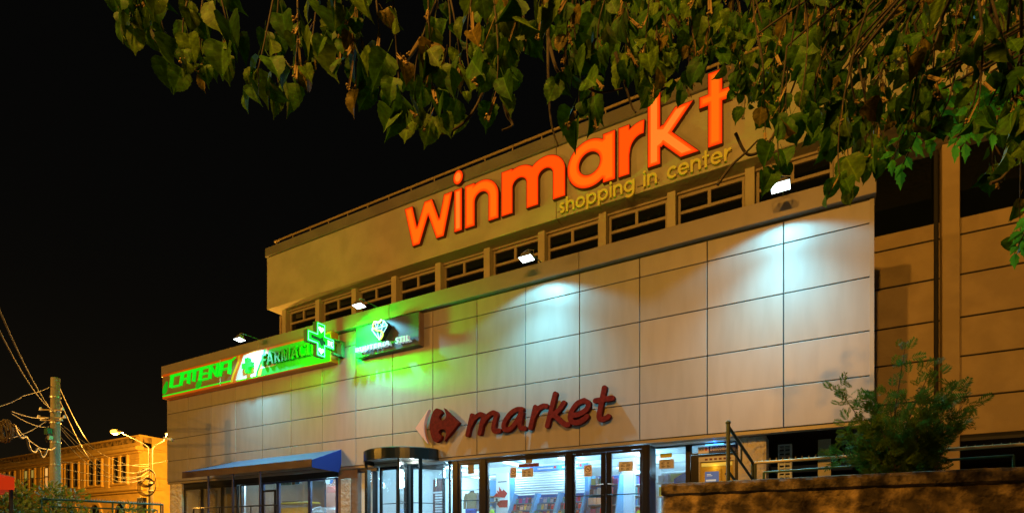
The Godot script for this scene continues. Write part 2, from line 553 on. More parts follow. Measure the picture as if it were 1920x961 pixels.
# ---------------------------------------------------------------- the shopping centre
func centre() -> void:
	var b := thing("shopping_centre", "large shopping centre with beige panel front, concrete upper storey and dark lower windows", "building")
	# the clad front: the carcass behind, then every panel
	part(b, "wall", MB.new().box(Vector3(-23.3, 3.872, -0.25), Vector3(0.62, 8.45, -0.03)).box(Vector3(-23.3, 3.872, -4.0), Vector3(-23.05, 8.45, -0.25)).box(Vector3(0.4, 3.872, -4.6), Vector3(0.62, 8.45, -0.25)), M.gap)
	part(b, "floor_slab", box(-23.04, 0.39, 4.16, 4.4, -9.2, -0.26), M.gap)
	var rows := [[3.88, 4.725], [4.725, 5.585], [5.585, 6.615], [6.615, 7.64], [7.64, 8.09]]
	for i in 16:
		var x1 := 0.64 - 1.5 * i
		var x0 := maxf(x1 - 1.5, -23.32)
		if i == 15: x0 = -23.32
		for r in rows:
			var g := 0.009
			var o := part(b, "panel", MB.new().slab(Vector3(x0 + g, r[0] + g, -0.028), Vector3(x1 - g, r[1] - g, 0), 0.006), M["panel%d" % rng.randi_range(0, 3)])
			# each sheet hangs a hair out of true
			o.rotation = Vector3(0, 0, 0)
			var tilt := Vector3(rng.randf_range(-1, 1), rng.randf_range(-1, 1), 0) * 0.0035
			var c := Vector3((x0 + x1) / 2, (r[0] + r[1]) / 2, 0)
			o.transform = Transform3D(Basis.IDENTITY, c) * Transform3D(Basis.from_euler(tilt), Vector3.ZERO) * Transform3D(Basis.IDENTITY, -c)
	for z in 2:
		for r in rows:
			part(b, "panel", MB.new().slab(Vector3(0.02 + 2 * z, r[0] + 0.009, -0.028), Vector3(1.98 + 2 * z, r[1] - 0.009, 0), 0.006, Transform3D(Basis(Vector3.UP, -PI / 2), Vector3(-23.33, 0, -4))), M.panel1)
	part(b, "corner_strip", box(0.625, 0.70, 3.88, 8.09, -4.0, 0.012), M.band)
	# the capping band in long lengths
	for k in 4:
		var a := -23.5 + 6.06 * k
		part(b, "capping", MB.new().slab(Vector3(a, 8.13, -0.35), Vector3(a + 6.05, 8.55, 0.13), 0.01), M.band)
	part(b, "roof", box(-23.3, 0.6, 8.455, 8.50, -4.0, -0.36), M.roof)
	part(b, "soffit", box(-23.32, 0.64, 3.80, 3.87, -0.26, -0.02), M.band)
	# upper storey: recessed strip windows under the overhanging parapet
	part(b, "upper_wall", MB.new().box(Vector3(-19.84, 8.51, -14.0), Vector3(0.4, 13.1, -2.75)).box(Vector3(0.4, 10.86, -14.0), Vector3(14.0, 13.1, -2.75)), M.concrete)
	var x := -19.82
	var breaks := [-19.82, -6.93, 3.2, 14.0]
	for k in 3:
		part(b, "parapet", MB.new().slab(Vector3(breaks[k] + 0.008, 10.86, -2.75), Vector3(breaks[k + 1] - 0.008, 12.93, -2.0), 0.015), M.concrete)
		part(b, "coping", MB.new().slab(Vector3(breaks[k] - 0.03 + 0.008, 12.94, -2.8), Vector3(breaks[k + 1] - 0.008, 13.30, -1.93), 0.02), M.coping)
	# a raw crack runs down the first joint
	for k in 12:
		x = -19.27 + 1.943 * k
		if k > 9: continue
		part(b, "pillar", box(x - 0.11, x + 0.11, 8.4, 10.86, -2.74, -2.38), M.concrete)
		var w := part(b, "window", box(x + 0.12, x + 1.82, 10.80, 10.855, -2.73, -2.5), M.frame_tan)
		var f := MB.new()
		var a := x + 0.14
		var c := x + 1.80
		for q in [[a, a + 0.06, 8.5, 10.8], [c - 0.06, c, 8.5, 10.8], [a + 0.06, c - 0.06, 10.72, 10.8], [a + 0.06, c - 0.06, 10.29, 10.37], [a + 0.06, c - 0.06, 8.5, 8.6]]:
			f.box(Vector3(q[0], q[2], -2.66), Vector3(q[1], q[3], -2.575))
		f.box(Vector3(x + 0.90, 10.37, -2.66), Vector3(x + 0.98, 10.72, -2.57))
		part(w, "frame", f, M.frame_tan)
		for q in [[a + 0.06, x + 0.9, 10.37, 10.72], [x + 0.98, c - 0.06, 10.37, 10.72], [a + 0.06, c - 0.06, 8.6, 10.29]]:
			part(w, "pane", box(q[0], q[1], q[2], q[3], -2.645, -2.63), M.dark_glass)
	part(b, "end_window", box(-19.80, -19.40, 8.5, 10.6, -2.70, -2.66), M.dark_glass)
	part(b, "end_window_frame", MB.new().box(Vector3(-19.82, 8.5, -2.72), Vector3(-19.74, 10.8, -2.6)).box(Vector3(-19.74, 9.9, -2.72), Vector3(-19.40, 9.98, -2.6)), M.frame_tan)
	# roof railing
	var rl := part(b, "roof_railing", MB.new().tube([Vector3(-19.6, 13.62, -2.2), Vector3(13.5, 13.62, -2.2)], 0.04), M.rust)
	for k in 33:
		part(rl, "post", MB.new().tube([Vector3(-19.5 + k, 13.28, -2.2), Vector3(-19.5 + k, 13.62, -2.2)], 0.02, 0.02, 6), M.rust)
	# the set-back wing on the right
	var pil := [2.25, 2.58]
	part(b, "wing_wall", box(0.63, 14.0, 3.97, 9.18, -4.6, -4.03), M.gap)
	part(b, "wing_glazing", box(0.6, 14.0, 9.18, 10.86, -4.6, -4.1), M.dark_glass)
	var ry := [4.03, 4.94, 5.90, 6.82, 7.83, 8.77, 9.18]
	for seg in [[0.62, pil[0] - 0.01], [pil[1] + 0.01, 6.8], [6.83, 11.0]]:
		for k in 6:
			part(b, "wing_panel", MB.new().slab(Vector3(seg[0], ry[k] + 0.02, -4.03), Vector3(seg[1], ry[k + 1] - 0.02, -4.0), 0.008), M.wing)
	for px in [pil, [6.9, 7.23]]:
		part(b, "pilaster", MB.new().slab(Vector3(px[0], 0.9, -4.3), Vector3(px[1], 10.85, -3.72), 0.012), M.wing)
	part(b, "downpipe", MB.new().tube([Vector3(pil[0] - 0.09, 1.0, -3.92), Vector3(pil[0] - 0.09, 10.85, -3.92)], 0.05), M.gap)
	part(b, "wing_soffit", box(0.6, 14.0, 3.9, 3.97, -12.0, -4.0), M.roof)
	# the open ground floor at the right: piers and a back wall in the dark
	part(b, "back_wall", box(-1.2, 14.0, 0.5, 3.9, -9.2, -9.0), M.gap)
	part(b, "stone_pier", rough_block(-1.78, -1.22, 0.9, 3.80, -0.95, -0.35), M.stone)
	part(b, "concrete_pier", box(-0.27, -0.02, 0.9, 3.80, -1.75, -1.45), M.concrete)
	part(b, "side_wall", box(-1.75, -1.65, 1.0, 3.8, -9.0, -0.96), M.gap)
	var pl := part(b, "plinth", box(-1.72, 14.0, 0.2, 1.9, -8.9, 0.28), M.paving)
	# outer end piers of the left half
	part(b, "end_pier", rough_block(-23.28, -22.42, 0.6, 3.80, -1.0, -0.06), M.stone)
	part(b, "end_wall", box(-23.25, -23.0, 0.6, 3.8, -6.0, -1.0), M.pier)

# a masonry block whose faces are worked rough
func rough_block(x0: float, x1: float, y0: float, y1: float, z0: float, z1: float, amp := 0.018) -> MB:
	var f := FastNoiseLite.new()
	f.seed = int(absf(x0) * 100.0); f.frequency = 3.0; f.fractal_octaves = 3
	var mb := MB.new()
	mb.box(Vector3(x0, y0, z0), Vector3(x1, y1, z1 - 0.03))
	var nx := int((x1 - x0) / 0.05)
	var ny := int((y1 - y0) / 0.05)
	var P := func(i: int, k: int) -> Vector3:
		var px := lerpf(x0, x1, float(i) / nx)
		var py := lerpf(y0, y1, float(k) / ny)
		var edge := 0.0 if i == 0 or i == nx else 1.0
		return Vector3(px, py, z1 - 0.03 * (1.0 - edge) + edge * amp * f.get_noise_2d(px, py * 1.6) * 2.0)
	for i in nx:
		for k in ny:
			var a: Vector3 = P.call(i, k)
			var b: Vector3 = P.call(i + 1, k)
			var c: Vector3 = P.call(i + 1, k + 1)
			var d: Vector3 = P.call(i, k + 1)
			var n1 := (b - a).cross(c - a).normalized()
			mb.tri(a, b, c, n1 if n1.z > 0 else -n1)
			var n2 := (c - a).cross(d - a).normalized()
			mb.tri(a, c, d, n2 if n2.z > 0 else -n2)
	return mb

# ---------------------------------------------------------------- the old block across the side street
func street_block() -> void:
	var b := thing("old_house", "old two-storey ochre house with paired sash windows and moulded cornices", "building")
	var cx := -48.3
	var z := -11.5
	part(b, "wall", box(-112, cx, 0, 9.4, -24.0, z), M.ochre)
	part(b, "parapet", box(-112, cx, 9.0, 9.85, -12.4, z - 0.2), M.ochre_old)
	part(b, "coping", MB.new().slab(Vector3(-112, 9.85, -12.1), Vector3(cx + 0.05, 9.98, z + 0.1), 0.03), M.ochre)
	for c in [[8.66, 8.98, 0.6], [5.50, 5.85, 0.5]]:
		part(b, "cornice", MB.new().slab(Vector3(-112, c[0], z), Vector3(cx + c[2], c[1], z + c[2]), 0.08).slab(Vector3(-112, c[0] - 0.16, z), Vector3(cx + c[2] * 0.5, c[0], z + c[2] * 0.5), 0.05), M.ochre)
	var pairs := [[-51.9, -50.65], [-56.1, -54.8], [-60.4, -58.9], [-64.7, -63.4], [-69.2, -67.7], [-73.8, -72.3], [-78.6, -77.2]]
	var n := 0
	for p in pairs:
		var mid: float = (p[0] + p[1]) / 2.0
		for wx in p:
			var f := MB.new()
			for q in [[wx - 0.42, wx - 0.34, 6.3, 8.4], [wx + 0.34, wx + 0.42, 6.3, 8.4], [wx - 0.42, wx + 0.42, 8.32, 8.4], [wx - 0.42, wx + 0.42, 7.5, 7.57], [wx - 0.42, wx + 0.42, 6.3, 6.38]]:
				f.box(Vector3(q[0], q[2], z + 0.01), Vector3(q[1], q[3], z + 0.07))
			var w := part(b, "window", f, M.bronze)
			var lit: bool = absf(wx + 64.7) < 0.1 or absf(wx + 63.4) < 0.1
			var half: bool = absf(wx + 69.2) < 0.1 or absf(wx + 67.7) < 0.1
			part(w, "pane", box(wx - 0.34, wx + 0.34, 6.38, 7.5, z + 0.012, z + 0.02), glow(1.0, 0.42, 0.08, 0.75) if lit else M.dark_glass)
			part(w, "pane", box(wx - 0.34, wx + 0.34, 7.57, 8.32, z + 0.012, z + 0.02), glow(1.0, 0.5, 0.12, 0.9) if lit else glow(0.8, 0.55, 0.1, 0.4) if half else M.dark_glass)
		# moulded surround, sill and the pilasters between the pairs
		var s := MB.new()
		for q in [[p[0] - 0.66, p[0] - 0.44], [mid - 0.18, mid + 0.18], [p[1] + 0.44, p[1] + 0.66]]: s.slab(Vector3(q[0], 6.2, z), Vector3(q[1], 8.5, z + 0.14), 0.03)
		part(b, "window_surround", s, M.ochre)
		part(b, "sill", MB.new().slab(Vector3(p[0] - 0.75, 6.06, z), Vector3(p[1] + 0.75, 6.2, z + 0.2), 0.03), M.ochre)
		part(b, "pilaster", MB.new().slab(Vector3(p[0] - 1.75, 5.85, z), Vector3(p[0] - 1.1, 8.55, z + 0.12), 0.03), M.ochre)
		var ap := PackedVector2Array([Vector2(mid - 1.0, 2.0)] + [Vector2(mid + 1.0, 2.0)] + arc(Vector2(mid, 3.6), 1.0, 0, 180, 12))
		part(b, "arched_opening", MB.new().prism(ap, z + 0.005, z + 0.012), M.dark_glass)
		var ar := MB.new()
		var out := arc(Vector2(mid, 3.6), 1.3, 0, 180, 14)
		var inn := arc(Vector2(mid, 3.6), 1.0, 0, 180, 14)
		for k in 14:
			ar.prism(PackedVector2Array([inn[k], out[k], out[k + 1], inn[k + 1]]), z, z + 0.15)
		part(b, "arch", ar, M.ochre)
		n += 1
	for k in 5:   # coursed joints of the corner
		part(b, "quoin", MB.new().slab(Vector3(cx - 1.35, 5.9 + 0.54 * k, z), Vector3(cx, 6.4 + 0.54 * k, z + 0.06), 0.02), M.ochre)
	# the return along the side street, with a balcony
	var xf := Transform3D(Basis(Vector3.UP, PI / 2 + 0.15), Vector3(cx, 0, z))
	part(b, "side_wall", MB.new().box(Vector3(0.06, 0, -0.35), Vector3(16, 9.4, 0), xf), M.ochre)
	part(b, "side_parapet", MB.new().box(Vector3(0, 9.4, -0.5), Vector3(16, 9.98, 0.03), xf), M.ochre)
	for c in [[8.72, 8.98, 0.32], [5.55, 5.85, 0.28]]:
		part(b, "side_cornice", MB.new().slab(Vector3(0, c[0], 0), Vector3(16, c[1], c[2]), 0.08, xf), M.ochre)
	for k in 3:
		var w := part(b, "balcony_opening", MB.new().box(Vector3(1.5 + 2.0 * k, 6.0, 0.01), Vector3(3.0 + 2.0 * k, 7.6, 0.02), xf), M.dark_glass)
		part(w, "lintel", MB.new().slab(Vector3(1.4 + 2.0 * k, 7.6, 0), Vector3(3.1 + 2.0 * k, 7.75, 0.12), 0.03, xf), M.ochre)
		part(b, "upper_opening", MB.new().box(Vector3(1.5 + 2.0 * k, 7.85, 0.01), Vector3(3.0 + 2.0 * k, 8.6, 0.02), xf), M.dark_glass)
	var bal := part(b, "balustrade", MB.new().slab(Vector3(1.0, 6.55, 0.0), Vector3(9.0, 6.68, 0.35), 0.03, xf), M.ochre)
	for k in 26:
		var q: Vector3 = xf * Vector3(1.1 + 0.3 * k, 0, 0.18)
		part(bal, "baluster", MB.new().tube([q + Vector3(0, 5.85, 0), q + Vector3(0, 6.05, 0)], 0.05, 0.1, 8, false).tube([q + Vector3(0, 6.05, 0), q + Vector3(0, 6.55, 0)], 0.1, 0.05, 8, false), M.ochre)

# ---------------------------------------------------------------- the retaining wall, its railings and the shrub on top
func wall_and_planter() -> void:
	var w := thing("retaining_wall", "stained rendered retaining wall with a projecting cap, lit amber in patches", "wall")
	var f := FastNoiseLite.new()
	f.seed = 31; f.frequency = 1.6; f.fractal_octaves = 5
	var mb := MB.new()
	var x0 := -1.88
	var x1 := 6.0
	var nx := 170
	var ny := 30
	var S := func(i: int, k: int) -> Vector3:
		var px := x0 + (x1 - x0) * i / nx
		var py := 0.0 + 2.22 * k / ny
		return Vector3(px, py, 5.0 + 0.03 * f.get_noise_2d(px * 1.2, py * 1.2) + 0.012 * f.get_noise_2d(px * 6, py * 6))
	var pts := []
	for i in nx + 1:
		var col := []
		for k in ny + 1: col.append(S.call(i, k))
		pts.append(col)
	var nrm := func(i: int, k: int) -> Vector3:
		return ((pts[mini(i + 1, nx)][k] - pts[maxi(i - 1, 0)][k]).cross(pts[i][mini(k + 1, ny)] - pts[i][maxi(k - 1, 0)])).normalized()
	for i in nx:
		for k in ny:
			var n00: Vector3 = nrm.call(i, k)
			var n10: Vector3 = nrm.call(i + 1, k)
			var n11: Vector3 = nrm.call(i + 1, k + 1)
			var n01: Vector3 = nrm.call(i, k + 1)
			mb.tri_smooth(pts[i][k], pts[i + 1][k], pts[i + 1][k + 1], n00, n10, n11)
			mb.tri_smooth(pts[i][k], pts[i + 1][k + 1], pts[i][k + 1], n00, n11, n01)
	mb.box(Vector3(x0, 0, 4.6), Vector3(x1, 2.2, 4.95))
	# the rounded end
	mb.tube([Vector3(x0, 0, 4.83), Vector3(x0, 2.2, 4.83)], 0.17, 0.17, 20)
	part(w, "wall", mb, M.retaining)
	# the cap: a rounded nosing, uneven along its length
	var c := MB.new()
	var prof := [Vector2(5.005, 2.19), Vector2(5.05, 2.215), Vector2(5.062, 2.26), Vector2(5.058, 2.315), Vector2(5.035, 2.345), Vector2(4.99, 2.357), Vector2(4.55, 2.357), Vector2(4.55, 2.19)]
	var steps := 110
	for i in steps:
		for k in prof.size() - 1:
			var q := []
			for t in [[i, k], [i + 1, k], [i + 1, k + 1], [i, k + 1]]:
				var px: float = -2.02 + 8.0 * t[0] / steps
				var p2: Vector2 = prof[t[1]]
				q.append(Vector3(px, p2.y + 0.008 * f.get_noise_2d(px * 2.0, 7.0), p2.x + 0.012 * f.get_noise_2d(px * 3.0, p2.y * 9.0)))
			c.face(q[0], q[1], q[2], q[3], Vector3(q[0].x, 2.27, 4.8))
	c.box(Vector3(-2.03, 2.2, 4.56), Vector3(-2.015, 2.345, 5.04))
	part(w, "cap", c, M.cap)
	structure("planter_soil", box(-1.7, 6.0, 0.5, 2.22, 0.3, 4.6), M.soil)
	# railings on the terrace behind
	var r := thing("terrace_railing", "dark steel terrace railing with a spiked top rail, sloping to the steps", "railing")
	var y := 2.74
	part(r, "top_rail", MB.new().tube([Vector3(-1.03, y, 3.6), Vector3(6.0, y + 0.05, 3.6)], 0.024), M.brass)
	part(r, "lower_rail", MB.new().tube([Vector3(-0.88, 2.59, 3.62), Vector3(1.95, 2.63, 3.62)], 0.017).tube([Vector3(-0.88, 2.59, 3.62), Vector3(-0.88, 2.1, 3.62)], 0.017).tube([Vector3(1.95, 2.63, 3.62), Vector3(1.95, 2.1, 3.62)], 0.017), M.rail_green)
	for k in 60:
		var px := -0.97 + 0.085 * k
		part(r, "spike", MB.new().tube([Vector3(px, y + 0.02, 3.6), Vector3(px + 0.004, y + 0.062, 3.6)], 0.012, 0.003, 5), M.brass)
	for px in [-1.04, -1.0, 0.9, 2.9]:
		part(r, "post", MB.new().tube([Vector3(px, 2.0, 3.6), Vector3(px, y, 3.6)], 0.022), M.rail)
	part(r, "post", MB.new().tube([Vector3(-1.2, 1.9, 4.8), Vector3(-1.2, 3.13, 4.8), ], 0.026).ball(Vector3(-1.2, 3.15, 4.8), Vector3(0.035, 0.03, 0.035)), M.rail)
	part(r, "sloping_rail", MB.new().tube([Vector3(-1.2, 3.1, 4.8), Vector3(-1.03, y, 3.6)], 0.022).tube([Vector3(-1.2, 2.86, 4.8), Vector3(-1.04, 2.5, 3.6)], 0.018).tube([Vector3(-1.2, 2.5, 4.8), Vector3(-1.04, 2.14, 3.6)], 0.018), M.rail)
	for t in [0.5]:
		var a := Vector3(-1.2, 3.1, 4.8).lerp(Vector3(-1.03, y, 3.6), t)
		part(r, "bar", MB.new().tube([a, a - Vector3(0, 0.24, 0)], 0.014), M.rail)
	shrub()

func frond_mesh() -> ArrayMesh:
	# a feathery spray: a rib with narrow leaflets to both sides
	var mb := MB.new()
	mb.tube([Vector3.ZERO, Vector3(0, 0.1, 0.006), Vector3(0, 0.2, 0.0)], 0.002, 0.0006, 4, false)
	for k in 7:
		var t := 0.03 + 0.17 * k / 6.0
		var len := 0.095 * (1.0 - absf(k - 2.0) / 8.0)
		for s in [-1.0, 1.0]:
			var a := Vector3(0, t, 0.004)
			var tip: Vector3 = a + Vector3(s * len * 0.85, len * 0.75, 0.012 * (k % 3 - 1))
			var across := Vector3(-s * 0.6, 0.8, 0).normalized() * 0.011
			var mid := (a + tip) / 2.0
			var nn := (tip - a).cross(across).normalized()
			mb.tri(a, mid + across, tip, nn); mb.tri(a, tip, mid - across, nn)
	return mb.mesh()

func multimesh(parent: Node, called: String, mesh: Mesh, where: Array, mats: Material) -> MultiMeshInstance3D:
	var mm := MultiMesh.new()
	mm.transform_format = MultiMesh.TRANSFORM_3D
	mm.mesh = mesh
	mm.instance_count = where.size()
	for i in where.size(): mm.set_instance_transform(i, where[i])
	var o := MultiMeshInstance3D.new()
	o.multimesh = mm; o.material_override = mats
	o.name = numbered(called, parent)
	parent.add_child(o, true)
	o.set_meta("kind", "stuff")
	return o

func shrub() -> void:
	var t := thing("conifer_shrub", "feathery evergreen shrub growing on top of the retaining wall", "shrub")
	var r := RandomNumberGenerator.new()
	r.seed = 77
	var g1 := mat(0.060, 0.105, 0.008, 0.75)
	var g2 := mat(0.030, 0.066, 0.006, 0.75)
	for g in [g1, g2]:
		g.backlight_enabled = true; g.backlight = lin(0.05, 0.09, 0.01); g.metallic_specular = 0.15
	var sprays := [[], []]
	var foot := Vector3(0.72, 2.25, 4.2)
	# stems: (top, how far along the leaves start)
	var tops := [Vector3(0.80, 4.02, 4.15), Vector3(0.08, 3.52, 4.3), Vector3(1.38, 3.22, 4.1), Vector3(1.06, 3.68, 4.2), Vector3(0.42, 3.32, 4.3), Vector3(1.28, 3.42, 4.3), Vector3(0.2, 2.95, 4.35), Vector3(0.62, 3.48, 4.0), Vector3(1.3, 3.0, 4.4), Vector3(0.36, 2.7, 4.4), Vector3(0.95, 3.25, 4.45), Vector3(0.02, 2.72, 4.2), Vector3(0.85, 2.9, 4.5), Vector3(1.25, 3.35, 3.9), Vector3(0.5, 3.0, 4.5), Vector3(1.05, 2.75, 4.45)]
	for k in tops.size():
		var top: Vector3 = tops[k]
		var base := foot + Vector3(r.randf_range(-0.25, 0.25), -0.05, r.randf_range(-0.1, 0.1))
		var mid := base.lerp(top, 0.5) + Vector3((foot.x - top.x) * 0.18, 0.05, 0.03)
		var pts := []
		for i in 13:
			var u := i / 12.0
			pts.append(base.lerp(mid, u).lerp(mid.lerp(top, u), u))
		part(t, "stem", MB.new().tube(pts, 0.016, 0.003, 6), M.bark)
		for i in range(3, 13):
			var far := i / 12.0
			var many := 7 if k else (5 if i > 8 else 2)
			for q in many:
				var p: Vector3 = pts[i] + Vector3(r.randfn(0, 0.10), r.randfn(0, 0.09), r.randfn(0, 0.09)) * (1.25 - far * 0.75)
				var out := (p - Vector3(foot.x, p.y - 0.25, foot.z)).normalized()
				var dir := (out * 0.55 + Vector3(r.randfn(0, 0.55), r.randfn(0.2, 0.45), r.randfn(0, 0.5))).normalized()
				var side := dir.cross(Vector3(r.randfn(0, 1), r.randfn(0, 1), 1.2)).normalized()
				var s := r.randf_range(0.4, 0.85)
				sprays[r.randi() % 2].append(Transform3D(Basis(side, dir, side.cross(dir)).scaled(Vector3.ONE * s), p))
	var m := frond_mesh()
	multimesh(t, "foliage", m, sprays[0], g1)
	multimesh(t, "foliage", m, sprays[1], g2)
	# weeds along the wall top
	var weeds := []
	var blade := MB.new()
	for k in 7:
		var a := Vector3(r.randf_range(-0.02, 0.02), 0, r.randf_range(-0.02, 0.02))
		var tip := a + Vector3(r.randfn(0, 0.04), r.randf_range(0.05, 0.12), r.randfn(0, 0.03))
		blade.tri(a - Vector3(0.004, 0, 0), a + Vector3(0.004, 0, 0), tip, Vector3(0, 0.2, 1).normalized())
	for k in 26:
		weeds.append(Transform3D(Basis(Vector3.UP, r.randf() * TAU).scaled(Vector3.ONE * r.randf_range(0.5, 1.1)), Vector3(r.randf_range(-1.0, 3.4), 2.33, r.randf_range(4.3, 4.75))))
	var wd := multimesh(self, "weeds", blade.mesh(), weeds, mat(0.16, 0.14, 0.03, 0.8))
	tag(wd, "dry tufts of grass along the top of the retaining wall", "grass", "", "stuff")

# ---------------------------------------------------------------- signs
func lit_letter(parent: Node3D, shape: Array, scale_: float, at: Vector3, depth: float, core: Material) -> void:
	var xf := Transform3D(Basis.from_scale(Vector3(scale_, scale_, 1)), at)
	var o := part(parent, "letter", glyph(MB.new(), shape, 0.0, depth, xf), M.red_side)
	part(o, "lit_face", glyph(MB.new(), inset(shape, 1.0), depth, depth + 0.004, xf), M.red_edge)
	part(o, "lit_face", glyph(MB.new(), inset(shape, 2.0), depth + 0.004, depth + 0.007, xf, false), M.red_rim)
	part(o, "lit_face", glyph(MB.new(), inset(shape, 3.6), depth + 0.007, depth + 0.010, xf, false), M.red_mid)
	part(o, "lit_face", glyph(MB.new(), inset(shape, 6.8), depth + 0.010, depth + 0.013, xf, false), core)

func signs() -> void:
	# the big red word on the parapet
	var s := thing("illuminated_sign", "huge glowing red-orange lettering along the concrete parapet", "sign", Vector3(0, 11.355, -1.995))
	var ink := 27.5
	for q in [["w", -12.516, -10.514], ["i", -10.503, -10.112], ["n", -10.049, -8.797], ["m", -8.713, -6.58], ["a", -6.531, -5.099], ["r", -5.024, -4.287], ["k", -4.223, -2.883], ["t", -2.909, -2.129]]:
		var shape := letter(q[0], ink)
		var bb := bounds(shape)
		var sx: float = (q[2] - q[1]) / bb.size.x
		# each letter is widened or narrowed a little to its own width, the pen staying as broad
		var sh := [[], []]
		for side in 2:
			for poly in shape[side]:
				var p2 := PackedVector2Array()
				for p in poly: p2.append(Vector2((p.x - bb.position.x) * sx / 0.0135, p.y))
				sh[side].append(p2)
		lit_letter(s, sh, 0.0135, Vector3(q[1], 0, 0), 0.12, M[{"i": "red_pale", "k": "red_pale", "m": "red_mid", "r": "red_mid"}.get(q[0], "red_core")])
	# the small line below it
	var t := thing("raised_lettering", "small pale yellow raised lettering under the red sign", "sign", Vector3(0, 10.91, -1.995))
	for word in [["shopping", -6.783, -4.578], ["in", -4.347, -3.978], ["center", -3.715, -2.141]]:
		var shapes := []
		var pos := []
		var x := 0.0
		for ch in word[0]:
			var g := letter(ch, 21.0)
			var bb := bounds(g)
			pos.append(x - bb.position.x)
			shapes.append(g)
			x += bb.size.x + 13.0
		var k: float = (word[2] - word[1]) / (x - 13.0)
		for i in shapes.size():
			var xf := Transform3D(Basis.from_scale(Vector3(k, 0.0031, 1)), Vector3(word[1] + pos[i] * k, 0, 0))
			part(t, "letter", glyph(MB.new(), shapes[i], 0.03, 0.10, xf), M.letter_yellow)
		for i in shapes.size():
			if i % 3 == 1: part(t, "mounting_rail", box(word[1] + pos[i] * k - 0.3, word[1] + pos[i] * k + 0.3, 0.10, 0.13, 0.0, 0.03), M.frame_tan)
	market_sign()
	pharmacy_sign()
	cross()
	jeweller_sign()

func market_sign() -> void:
	var s := thing("raised_sign", "dark red raised script lettering with a split arrow emblem above the doors", "sign", Vector3(0, 4.37, 0.0))
	# emblem: pale left wedge, dark red right wedge with its curved bites
	var unit := Transform3D(Basis.from_scale(Vector3(0.004, 0.00328, 1)), Vector3(-9.844, 0.40, 0))
	var left := PackedVector2Array(smooth([Vector2(-8, 146), Vector2(-36, 80), Vector2(-50, 0), Vector2(-40, -80), Vector2(-14, -146)]) + [Vector2(-24, -140), Vector2(-128, 0), Vector2(-18, 140)])
	part(s, "emblem", MB.new().prism(left, 0.05, 0.17, unit), M.emblem_pink)
	var lobe := smooth([Vector2(60, -145), Vector2(38, -130), Vector2(19, -95), Vector2(6, -48), Vector2(0, 0), Vector2(6, 50), Vector2(20, 98), Vector2(40, 134), Vector2(62, 146), Vector2(86, 136), Vector2(104, 116), Vector2(110, 98), Vector2(98, 90), Vector2(84, 76), Vector2(82, 58), Vector2(92, 44), Vector2(110, 38), Vector2(130, 44), Vector2(142, 62), Vector2(143, 84), Vector2(136, 108)])
	var low := smooth([Vector2(136, -108), Vector2(143, -84), Vector2(141, -60), Vector2(128, -42), Vector2(110, -36), Vector2(92, -40), Vector2(80, -54), Vector2(83, -72), Vector2(96, -86), Vector2(104, -98), Vector2(98, -118), Vector2(80, -138)])
	part(s, "emblem", MB.new().prism(PackedVector2Array(lobe + [Vector2(124, 140), Vector2(255, 0), Vector2(128, -142)] + low), 0.05, 0.17, unit), M.sign_red)
	# script letters in rounded strokes, leaning
	var w := 21.0
	var R := Geometry2D.END_ROUND
	var J := Geometry2D.JOIN_ROUND
	var g := {
		"m": [[Vector2(10, 8), Vector2(26, 92)], [Vector2(18, 44), Vector2(34, 76), Vector2(54, 92), Vector2(66, 84), Vector2(64, 66), Vector2(54, 8)], [Vector2(60, 44), Vector2(80, 78), Vector2(100, 92), Vector2(111, 83), Vector2(108, 62), Vector2(102, 26), Vector2(108, 10), Vector2(122, 10)]],
		"a": [[Vector2(96, 90), Vector2(72, 92), Vector2(42, 78), Vector2(16, 46), Vector2(12, 22), Vector2(24, 10), Vector2(46, 16), Vector2(70, 40), Vector2(88, 70)], [Vector2(94, 74), Vector2(86, 30), Vector2(92, 12), Vector2(108, 8)]],
		"r": [[Vector2(10, 8), Vector2(28, 92)], [Vector2(20, 50), Vector2(38, 80), Vector2(56, 92), Vector2(72, 90)]],
		"k": [[Vector2(10, 8), Vector2(40, 136)], [Vector2(26, 48), Vector2(52, 66), Vector2(72, 94)], [Vector2(34, 54), Vector2(56, 26), Vector2(76, 6), Vector2(88, 4)]],
		"e": [[Vector2(24, 38), Vector2(54, 42), Vector2(80, 58), Vector2(86, 80), Vector2(68, 93)], [Vector2(70, 93), Vector2(42, 84), Vector2(20, 56), Vector2(14, 30), Vector2(24, 12), Vector2(46, 8), Vector2(72, 20), Vector2(80, 28)]],
		"t": [[Vector2(50, 132), Vector2(32, 50), Vector2(28, 20), Vector2(38, 9), Vector2(60, 14), Vector2(66, 18)], [Vector2(12, 86), Vector2(82, 88)]],
	}
	for q in [["m", -8.626, -7.498], ["a", -7.482, -6.74], ["r", -6.694, -6.122], ["k", -6.226, -5.531], ["e", -5.602, -5.005], ["t", -4.951, -4.407]]:
		var strokes := []
		var lo := 1e9
		var hi := -1e9
		for line in g[q[0]]:
			for p in line: lo = minf(lo, p.x); hi = maxf(hi, p.x)
		var sx: float = ((q[2] - q[1]) / 0.0060 - w) / (hi - lo)
		for line in g[q[0]]:
			var wide := []
			for p in line: wide.append(Vector2((p.x - lo) * sx + w / 2.0, p.y))
			strokes.append(pen(smooth(wide), w, R, J))
		holes_of = []
		var shape := merged(strokes, [])
		part(s, "letter", glyph(MB.new(), shape, 0.05, 0.17, Transform3D(Basis.from_scale(Vector3(0.0060, 0.0060, 1)), Vector3(q[1], 0, 0))), M.sign_red)

func smooth(line: Array) -> Array:
	if line.size() < 3: return line
	var c := Curve2D.new()
	for i in line.size():
		var t: Vector2 = (line[mini(i + 1, line.size() - 1)] - line[maxi(i - 1, 0)]) / 6.0
		c.add_point(line[i], -t, t)
	c.bake_interval = 4.0
	return Array(c.get_baked_points())

